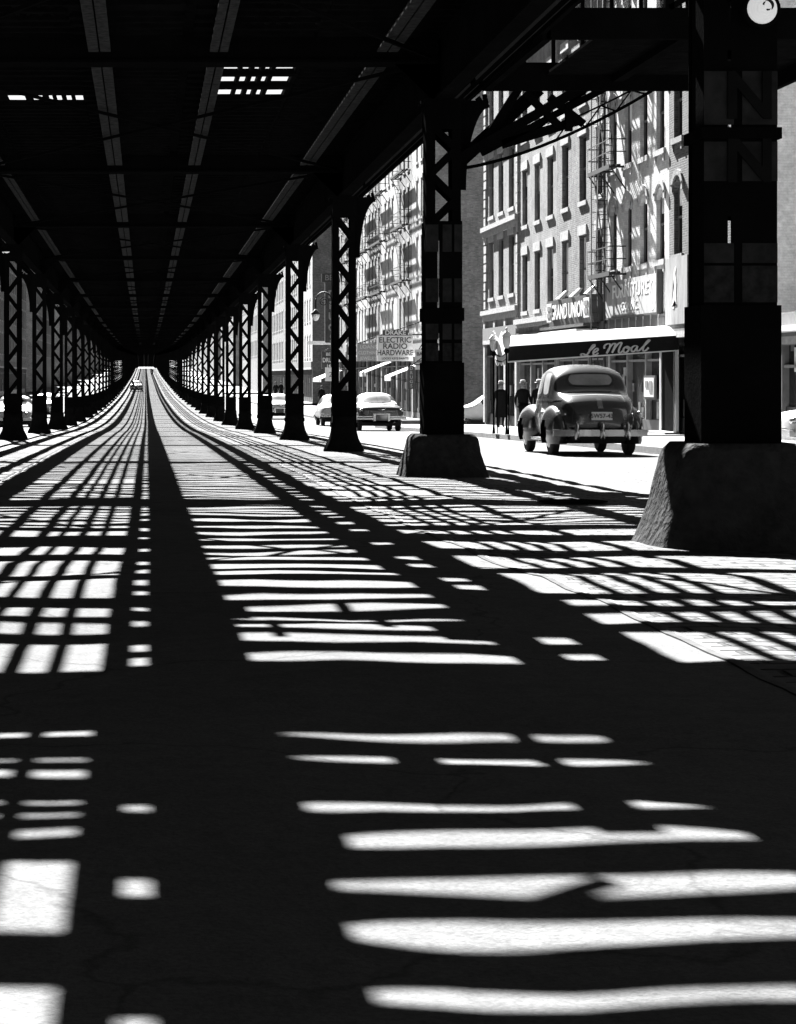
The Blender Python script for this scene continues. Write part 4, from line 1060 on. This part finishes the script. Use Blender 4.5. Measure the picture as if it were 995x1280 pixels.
def wheel(root, x, y, r, w, side):
    c = (x, y, r); m = MB(); n = 24
    prof = [(r*.62, -w/2), (r*.9, -w/2), (r, -w*.3), (r, w*.3), (r*.9, w/2), (r*.62, w/2)]; base = 0; k = m.mi('rubber')
    for q, xx in prof:
        for j in range(n): m.v.append((xx, cos(2*pi*j/n)*q, sin(2*pi*j/n)*q))
    for i in range(len(prof)-1):
        for j in range(n): m.f.append((i*n+j, i*n+(j+1) % n, (i+1)*n+(j+1) % n, (i+1)*n+j)); m.m.append(k)
    for q in (0, len(prof)-1): m.f.append(tuple(q*n+j for j in range(n))); m.m.append(k)
    o = inst('wheel', m.mesh('tyre', smooth=False), root, (0, 0, 0)); o.location = c
    m = MB(); kk = m.mi('chrome')
    for i, (q, xx) in enumerate([(r*.62, .0), (r*.55, .03), (r*.3, .035), (r*.25, .06), (.01, .07)]):
        for j in range(n): m.v.append((side*(w/2+xx-.01), cos(2*pi*j/n)*q, sin(2*pi*j/n)*q))
    for i in range(4):
        for j in range(n): m.f.append((i*n+j, i*n+(j+1) % n, (i+1)*n+(j+1) % n, (i+1)*n+j)); m.m.append(kk)
    h = inst('hubcap', m.mesh('hubcap', smooth=True), o, (0, 0, 0)); h.location = (0, 0, 0); return o
def fender_mesh(cx, cy, cz_, rx, ry, rz, side, zcut, mat, wheel_y, wr, wz):
    """pontoon wing with an open arch; outer skin as a thick dished shell"""
    bm = bmesh.new(); bmesh.ops.create_uvsphere(bm, u_segments=40, v_segments=22, radius=1.)
    for v in bm.verts:
        x, y, z = v.co
        ex = .85; q = lambda t: (abs(t)**ex)*(1 if t >= 0 else -1)
        v.co = Vector((cx+q(x)*rx, cy+q(y)*ry, cz_+z*rz))
    dele = [f for f in bm.faces if (f.calc_center_median().z < zcut) or ((f.calc_center_median().y-wheel_y)**2+(f.calc_center_median().z-wz)**2 < wr**2)]
    bmesh.ops.delete(bm, geom=dele, context='FACES')
    for f in bm.faces: f.smooth = True
    me = bpy.data.meshes.new('fender'); bm.to_mesh(me); bm.free(); me.materials.append(MATS[mat]); return me
def car_root(name, x, y, yaw, label, cat='car', group=None):
    z = gz(y); t = empty(name, (x, y, z), label, cat, group)
    t.rotation_euler = (atan2(gz(y+2)-gz(y-2), 4), 0, yaw); return t
def put(me, name, root, loc=(0, 0, 0)):
    o = bpy.data.objects.new(name, me); COL.objects.link(o); o.parent = root; o.location = loc; return o
def ovalmesh(m): return m

# forties sedan, tail to the camera; local y=0 is the tail
def sedan40(root):
    secs = [(.03, .52, .80, .42, .46, .36, .66), (.10, .44, 1.00, .62, .63, .50, .74), (.28, .40, 1.15, .72, .74, .60, .84), (.55, .38, 1.235, .76, .78, .63, .95), (.88, .36, 1.28, .78, .80, .66, 1.06),
            (1.04, .35, 1.42, .79, .80, .63, 1.12), (1.18, .34, 1.66, .80, .81, .67, 1.15), (1.48, .33, 1.81, .80, .81, .68, 1.16), (2.05, .33, 1.855, .80, .81, .69, 1.16), (2.6, .33, 1.84, .80, .80, .68, 1.15),
            (2.95, .33, 1.72, .79, .77, .56, 1.13), (3.25, .34, 1.30, .77, .70, .50, 1.12), (3.5, .36, 1.17, .70, .62, .42, 1.02), (4.1, .38, 1.13, .58, .50, .33, .98), (4.6, .40, 1.02, .42, .38, .22, .85), (4.72, .45, .85, .30, .26, .15, .7)]
    me = loft_body(secs); me.materials.clear(); me.materials.append(MATS['car_grey']); bv = bvh_of(me); body = put(me, 'body', root)
    m = patch(bv, MB(), rrect(-.475, .475, 1.37, 1.66, .26), '+y', 'rubber', off=.004); put(m.mesh('rear_window_seal', smooth=True), 'rear_window_seal', root)
    m = patch(bv, MB(), rrect(-.435, .435, 1.40, 1.63, .26), '+y', 'glass_lit_look', off=.010); put(m.mesh('rear_window', smooth=True), 'rear_window', root)
    for ax, s_ in (('+x', -1), ('-x', 1)):
        for (a0, a1, sk) in ((1.42, 1.98, .05), (2.08, 2.82, -.08)):
            m = patch(bv, MB(), rrect(a0, a1, 1.22, 1.66, .22, sk), ax, 'glass_lit_look' if s_ < 0 else 'glass_dark', off=.008)
            put(m.mesh('side_window', smooth=True), 'side_window', root)
        m = patch(bv, MB(), rrect(1.34, 2.05, 1.17, 1.71, .25, .05), ax, 'car_dark', off=.004); put(m.mesh('window_frame', smooth=True), 'window_frame', root)
        m = patch(bv, MB(), rrect(2.02, 2.92, 1.17, 1.71, .25, -.08), ax, 'car_dark', off=.003); put(m.mesh('window_frame', smooth=True), 'window_frame', root)
        m = MB(); patch(bv, m, lambda u, v: (.55+2.75*u, 1.10+.03*v), ax, 'chrome', 24, 1, .012); put(m.mesh('belt_moulding'), 'belt_moulding', root)
        m = MB(); patch(bv, m, lambda u, v: (2.035+.012*u, .45+.68*v), ax, 'rubber', 1, 12, .004); put(m.mesh('door_gap'), 'door_gap', root)
    m = MB(); patch(bv, m, lambda u, v: (-.5+1.0*u, 1.21+.01*v-.02*abs(2*u-1)), '+y', 'rubber', 20, 1, .004)
    for s_ in (-1, 1): patch(bv, m, (lambda s_: lambda u, v: (s_*(.50+.06*(1-v)+.008*u), .58+.62*v))(s_), '+y', 'rubber', 1, 14, .004)
    put(m.mesh('boot_lid_gap'), 'boot_lid_gap', root)
    m = MB(); patch(bv, m, lambda u, v: (-.05+.10*u*(1-.0*v), .93+.20*v), '+y', 'chrome', 3, 6, .016); put(m.mesh('boot_handle', smooth=True), 'boot_handle', root)
    for s_ in (-1, 1):
        put(fender_mesh(s_*.74, 1.02, .50, .235, .86, .50, s_, .26, 'car_grey', 1.05, .36, .36), 'rear_fender', root)
        put(fender_mesh(s_*.64, 3.75, .52, .34, .98, .50, s_, .26, 'car_grey', 3.78, .38, .36), 'front_fender', root)
        put(MB().box(s_*.80-.07, s_*.80+.07, 1.75, 3.0, .28, .34, 'chrome').mesh('running_board'), 'running_board', root)
        wheel(root, s_*.76, 1.05, .36, .17, s_); wheel(root, s_*.76, 3.78, .36, .17, s_)
        put(MB().lathe([(.001, 0), (.05, .005), (.055, .03), (.04, .06), (.001, .07)], (0, 0, 0), 12, 'chrome').mesh('tail_lamp', smooth=True), 'tail_lamp', root, (s_*.80, .22, .82))
        put(MB().lathe([(.02, 0), (.10, .03), (.13, .12), (.10, .22), (.02, .24)], (0, 0, 0), 14, 'chrome').mesh('headlight', smooth=True), 'headlight', root, (s_*.62, 4.45, .72))
    # bumper: bowed bar with guards
    m = MB(); P = []
    for i in range(17):
        t = -1+i/8; P.append((t*.93, -.10+.20*abs(t)**2.6, .455))
    m.tube(P, .0, 4, 'chrome') if False else None
    for a, c in zip(P[:-1], P[1:]):
        for z0_, z1_, d in ((.39, .42, .0), (.42, .49, -.025), (.49, .52, .0)):
            m.hexa([(a[0], a[1]+d, z0_), (c[0], c[1]+d, z0_), (c[0], c[1]+.05, z0_), (a[0], a[1]+.05, z0_), (a[0], a[1]+d, z1_), (c[0], c[1]+d, z1_), (c[0], c[1]+.05, z1_), (a[0], a[1]+.05, z1_)], 'chrome')
    put(m.mesh('bumper'), 'bumper', root)
    for x in (-.50, .0, .50):
        put(MB().lathe([(.02, .30), (.045, .34), (.05, .50), (.04, .62), (.012, .68)], (0, 0, 0), 10, 'chrome', 1, 1.2).mesh('bumper_guard', smooth=True), 'bumper_guard', root, (x, -.12+.03*abs(x), .0))
    pl = put(MB().box(-.205, .205, -.012, .0, .71, .87, 'sign_white').mesh('licence_plate'), 'licence_plate', root, (0, -.045, 0)); ORI[pl.name] = Vector((0, 0, 0))
    t = text('plate_lettering', '5W57-43', pl, (0, -.016, .79), .115, 'dark_paint', ext=.002, bold=.003)
    put(MB().box(-.7, .7, .5, 4.2, .24, .36, 'rubber').box(-.55, .55, .25, .6, .30, .42, 'rubber').mesh('underbody'), 'underbody', root)
    put(MB().tube([(-.4, .15, .28), (-.4, 1.5, .3)], .03, 8, 'iron_base').mesh('exhaust_pipe'), 'exhaust_pipe', root)
    return bv
r = car_root('parked_car', 9.0, 41.2, R(-.6), 'dark forties sedan with humped boot parked before the restaurant canopy', group='cars parked along the kerb')
sedan40(r)
# fifties saloon, white roof, big wrap bumper
def saloon50(root, bodym='car_grey', roof='car_white', detail=True):
    secs = [(.02, .50, .88, .80, .84, .70, .74), (.10, .44, .98, .88, .91, .78, .82), (.5, .38, 1.02, .92, .94, .80, .86), (1.1, .35, 1.05, .93, .94, .78, .90), (1.45, .33, 1.08, .93, .93, .72, .95), (1.8, .32, 1.36, .93, .92, .62, .98),
            (2.1, .32, 1.52, .93, .91, .62, 1.0), (2.6, .32, 1.58, .93, .91, .63, 1.0), (3.0, .32, 1.54, .93, .91, .60, 1.0), (3.4, .32, 1.16, .93, .91, .62, .98), (3.8, .34, 1.02, .92, .90, .72, .88), (4.7, .36, .96, .90, .86, .66, .80), (4.95, .42, .86, .80, .76, .55, .70)]
    me = loft_body(secs); me.materials.clear(); me.materials.append(MATS[bodym]); me.materials.append(MATS[roof])
    for p in me.polygons:
        if p.center.z > 1.1: p.material_index = 1
    bv = bvh_of(me); put(me, 'body', root)
    m = patch(bv, MB(), rrect(-.60, .60, 1.14, 1.47, .3, 0, .1), '+y', 'glass_lit_look', off=.01); put(m.mesh('rear_window', smooth=True), 'rear_window', root)
    m = patch(bv, MB(), rrect(-.60, .60, 1.14, 1.47, .3, 0, .1), '-y', 'glass_dark', off=.01); put(m.mesh('windscreen', smooth=True), 'windscreen', root)
    for ax, s_ in (('+x', -1), ('-x', 1)):
        m = MB()
        for a0, a1 in ((1.75, 2.4), (2.48, 3.15)): patch(bv, m, rrect(a0, a1, 1.08, 1.42, .2), ax, 'glass_dark', off=.008)
        put(m.mesh('side_window', smooth=True), 'side_window', root)
        wheel(root, s_*.78, 1.05, .35, .19, s_); wheel(root, s_*.78, 4.0, .35, .19, s_)
        put(MB().lathe([(.001, 0), (.07, .01), (.08, .06), (.05, .1)], (0, 0, 0), 12, 'chrome').mesh('tail_lamp', smooth=True), 'tail_lamp', root, (s_*.80, .05, .78))
        put(MB().lathe([(.02, 0), (.10, .03), (.11, .1), (.02, .14)], (0, 0, 0), 12, 'chrome').mesh('headlight', smooth=True), 'headlight', root, (s_*.66, 4.86, .68))
    m = MB()
    for s_ in (-1, 1): m.box(*sorted((s_*.33, s_*.99)), -.10, -.02, .46, .52, 'chrome').box(*sorted((s_*.36, s_*.98)), -.07, -.02, .52, .56, 'car_dark').box(*sorted((s_*.33, s_*.96)), -.10, -.02, .56, .60, 'chrome').box(*sorted((s_*.24, s_*.33)), -.14, -.02, .40, .66, 'chrome')
    m.box(-.34, .34, -.09, -.03, .66, .70, 'chrome'); m.box(-.24, .24, -.05, -.02, .42, .64, 'car_dark'); put(m.mesh('rear_bumper'), 'rear_bumper', root)
    put(MB().box(-.93, .93, 4.97, 5.05, .42, .56, 'chrome').mesh('front_bumper'), 'front_bumper', root)
    m = MB().bar((-.14, -.0, .87), (0, -.03, .83), .02, .025, 'chrome').bar((.14, -.0, .87), (0, -.03, .83), .02, .025, 'chrome'); put(m.mesh('boot_emblem'), 'boot_emblem', root)
    put(MB().box(-.7, .7, .5, 4.4, .2, .34, 'rubber').mesh('underbody'), 'underbody', root)
G = 'cars parked along the kerb'
saloon50(car_root('parked_car', 9.38, 83., 0, 'dark two-tone saloon with white roof parked between the second and third columns', group=G))
saloon50(car_root('parked_car', 9.45, 101, 0, 'pale car nose showing left of the third column', group=G), 'car_light', 'car_light')
saloon50(car_root('parked_car', 8.1, 126, 0, 'light car with white roof seen between the fourth and fifth right columns', group=G), 'car_light', 'car_white')
saloon50(car_root('parked_car', 19.2, 100.5, R(90), 'pale car standing in the cross street right of the second column', group=None), 'car_light', 'car_white')
saloon50(car_root('parked_car', -6.2, 102, R(180), 'light car facing us behind the leftmost column', group=None), 'car_light', 'car_white')
saloon50(car_root('parked_car', -6.3, 131, 0, 'light car parked behind the second left column', group=None), 'car_light', 'car_white')
saloon50(car_root('driving_car', -1.3, 298, 0, 'dark car driving away on the left lane deep under the railway', group=None), 'car_dark', 'car_dark')
saloon50(car_root('parked_car', 18.5, 44.5, R(90), 'light car standing before the low shop at the right edge', group=None), 'car_light', 'car_white')
# ------------------------------------------------------------------ people
def person(x, y, zf, H, heading, stride, label, coat='long', hat='pale', lean=0., group=None, armbend=.2, fingers=True, cm='cloth_dark'):
    k = H/1.75; name = 'person'
    V = []; E = []; Rr = []
    def add(p, r, par=None):
        V.append((p[0]*k, p[1]*k, p[2]*k)); Rr.append(r*k)
        if par is not None: E.append((par, len(V)-1))
        return len(V)-1
    pel = add((0, 0, .95), .14); w = add((0, .01, 1.10), .135, pel); ch = add((0, .0, 1.32), .155, w); nk = add((0, .015, 1.50), .062, ch); hd = add((0, .03, 1.60), .075, nk); hd2 = add((0, .025, 1.70), .078, hd)
    for s_ in (-1, 1):
        st = stride*s_
        hip = add((s_*.09, 0, .88), .10, pel); kn = add((s_*.10, st*.5+.03, .48), .065, hip); an = add((s_*.10, st-.02 if st > 0 else st*1.1-.04, .09 if st >= 0 else .13), .042, kn); add((s_*.11, (st if st > 0 else st*1.1)+.13, .04 if st >= 0 else .05), .036, an)
        sh = add((s_*.19, 0, 1.40), .07, ch); el = add((s_*.26, -st*.3-.02, 1.13), .048, sh); wr = add((s_*.27, -st*.6+armbend*.5, .90), .030, el); pm = add((s_*.265, -st*.7+armbend*.55, .83), .030, wr)
        if fingers:
            for q, (dx, L) in enumerate(((-.03, .065), (-.01, .08), (.01, .085), (.03, .07))):
                a = add((.265*s_+dx*.3, -st*.7+armbend*.55+dx, .78), .009, pm); add((.255*s_+dx*.3, -st*.7+armbend*.55+dx+.012, .78-L*.7), .008, a)
            add((.245*s_, -st*.7+armbend*.55+.05, .80), .010, pm)
    me = bpy.data.meshes.new(name); me.from_pydata(V, E, [])
    bm = bmesh.new(); bm.from_mesh(me); ly = bm.verts.layers.skin.verify()
    for v, r_ in zip(bm.verts, Rr): v[ly].radius = (r_, r_); v[ly].use_root = v.index == 0
    bm.to_mesh(me); bm.free()
    o = bpy.data.objects.new('person', me); COL.objects.link(o); o.modifiers.new('skin', 'SKIN'); s2 = o.modifiers.new('sub', 'SUBSURF'); s2.levels = 1; s2.render_levels = 1
    dg = bpy.context.evaluated_depsgraph_get(); m2 = bpy.data.meshes.new_from_object(o.evaluated_get(dg)); m2.name = 'person'
    bpy.data.objects.remove(o)
    m2.materials.clear(); m2.materials.append(MATS[cm]); m2.materials.append(MATS['skin'])
    for p in m2.polygons:
        c = p.center/k; p.use_smooth = True
        p.material_index = 1 if (c.z > 1.47 or (c.z < .88 and abs(c.x) > .20)) else 0
    o = bpy.data.objects.new('person', m2); COL.objects.link(o); o.location = (x, y, zf); o.rotation_euler = (lean, 0, heading)
    tag(o, label, 'person', group); ORI[o.name] = Vector((0, 0, 0))
    # face: nose, eyes, ears
    m = MB(); m.lathe([(.004, -.02), (.014, -.01), (.011, .02), (.004, .035)], (0, .118*k, 1.615*k), 8, 'skin')
    for s_ in (-1, 1): m.lathe([(.004, -.01), (.011, 0), (.004, .01)], (s_*.03*k, .098*k, 1.645*k), 8, 'cloth_dark'); m.lathe([(.004, -.03), (.013, 0), (.004, .03)], (s_*.082*k, .02*k, 1.625*k), 8, 'skin')
    m.box(-.022*k, .022*k, .095*k, .106*k, 1.570*k, 1.577*k, 'cloth_dark'); f_ = bpy.data.objects.new('face', m.mesh('face')); COL.objects.link(f_); f_.parent = o
    # coat: lofted, hem swinging with the stride
    m = MB(); z0_ = .42 if coat == 'long' else .78; n = 20; kk = m.mi(cm)
    rows = [(z0_, .225, .20+abs(stride)*.25), (z0_+.15, .215, .185+abs(stride)*.18), (.85, .20, .16), (1.05, .185, .145), (1.22, .21, .155), (1.36, .225, .15), (1.44, .20, .12), (1.50, .10, .085), (1.52, .07, .07)]
    for z, rx, ry in rows:
        for j in range(n):
            a = 2*pi*j/n; wob = 1+.03*sin(a*5+z*6); m.v.append((cos(a)*rx*k*wob, sin(a)*ry*k*wob, z*k))
    for i in range(len(rows)-1):
        for j in range(n): m.f.append((i*n+j, i*n+(j+1) % n, (i+1)*n+(j+1) % n, (i+1)*n+j)); m.m.append(kk)
    c_ = bpy.data.objects.new('coat', m.mesh('coat', smooth=True)); COL.objects.link(c_); c_.parent = o
    m = MB(); hm = 'felt_pale' if hat == 'pale' else 'felt_dark'
    if hat: m.lathe([(.155, 0), (.16, .012), (.098, .02), (.100, .06), (.088, .115), (.05, .125), (.01, .115)], (0, .02*k, 1.705*k), 20, hm, 1, 1.15).lathe([(.1015, .022), (.1015, .045)], (0, .02*k, 1.705*k), 20, 'cloth_dark', 1, 1.15)
    else: m.lathe([(.09, -.06), (.098, 0), (.085, .06), (.04, .095), (.01, .10)], (0, .01*k, 1.70*k), 16, 'felt_dark', 1, 1.15)
    h_ = bpy.data.objects.new('hat' if hat else 'hair', m.mesh('hat', smooth=True)); COL.objects.link(h_); h_.parent = o
    return o
def sw(y): return gz(y)+.15
GP = 'passers-by on the pavement'
person(13.45, 79, sw(79), 1.72, pi, .10, 'man in long dark overcoat and pale hat left of the canopy lantern post', 'long', 'pale', group=GP)
person(14.1, 78, sw(78), 1.74, pi+.1, .22, 'man in dark coat and pale hat striding, middle of the three under the canopy', 'mid', 'pale', group=GP)
person(14.7, 78, sw(78), 1.76, pi-.2, -.2, 'man in dark coat and pale hat partly hidden behind the sedan', 'mid', 'pale', lean=-.06, group=GP)
person(14.5, 172, sw(172), 1.72, 0, .18, 'bareheaded man in dark suit walking beneath the druggist signs', 'mid', None, group=GP, fingers=False)
person(14.1, 226, sw(226), 1.75, 0, .15, 'dark figure far down the right pavement, left one of two', 'long', 'dark', group=GP, fingers=False)
person(14.8, 228, sw(228), 1.78, 0, -.15, 'dark figure far down the right pavement, right one of two', 'long', 'dark', group=GP, fingers=False)
person(1.75, 540, gz(540), 1.78, 0, .15, 'tiny dark figure on the roadway at the far end under the railway', 'long', 'dark', fingers=False)

# ------------------------------------------------------------------ camera, sky, sun
cam = bpy.data.cameras.new('Camera'); co = bpy.data.objects.new('Camera', cam); COL.objects.link(co); S.camera = co
co.rotation_euler = (pi/2, 0, 0); cam.sensor_fit = 'HORIZONTAL'; cam.sensor_width = 36; cam.lens = 36*FPX/995
cam.shift_x = (497.5-HX)/995; cam.shift_y = -(640-HY)/995; cam.clip_start = .1; cam.clip_end = 6000
W = bpy.data.worlds.new('World'); S.world = W; W.use_nodes = True; nt = W.node_tree
bg = nt.nodes['Background']; sky = nt.nodes.new('ShaderNodeTexSky'); sky.sky_type = 'NISHITA'; sky.sun_disc = False
d = Vector((-SA, SB, 1)).normalized()       # towards the sun
sky.sun_elevation = math.asin(d.z); sky.sun_rotation = atan2(d.x, d.y); sky.dust_density = .05; sky.air_density = .16
bw = nt.nodes.new('ShaderNodeRGBToBW'); nt.links.new(sky.outputs[0], bw.inputs[0]); nt.links.new(bw.outputs[0], bg.inputs[0]); bg.inputs[1].default_value = .05
L = bpy.data.lights.new('Sun', 'SUN'); L.energy = 5.; L.angle = R(.28); L.color = (1, 1, 1); lo = bpy.data.objects.new('Sun', L); COL.objects.link(lo)
lo.rotation_euler = (-d).to_track_quat('-Z', 'Y').to_euler(); lo.location = (0, 0, 60)
S.view_settings.view_transform = 'Standard'; S.view_settings.look = 'None'; S.view_settings.gamma = 1; S.view_settings.exposure = 3.3
S.cycles.max_bounces = 4; S.cycles.diffuse_bounces = 1; S.cycles.use_denoising = True
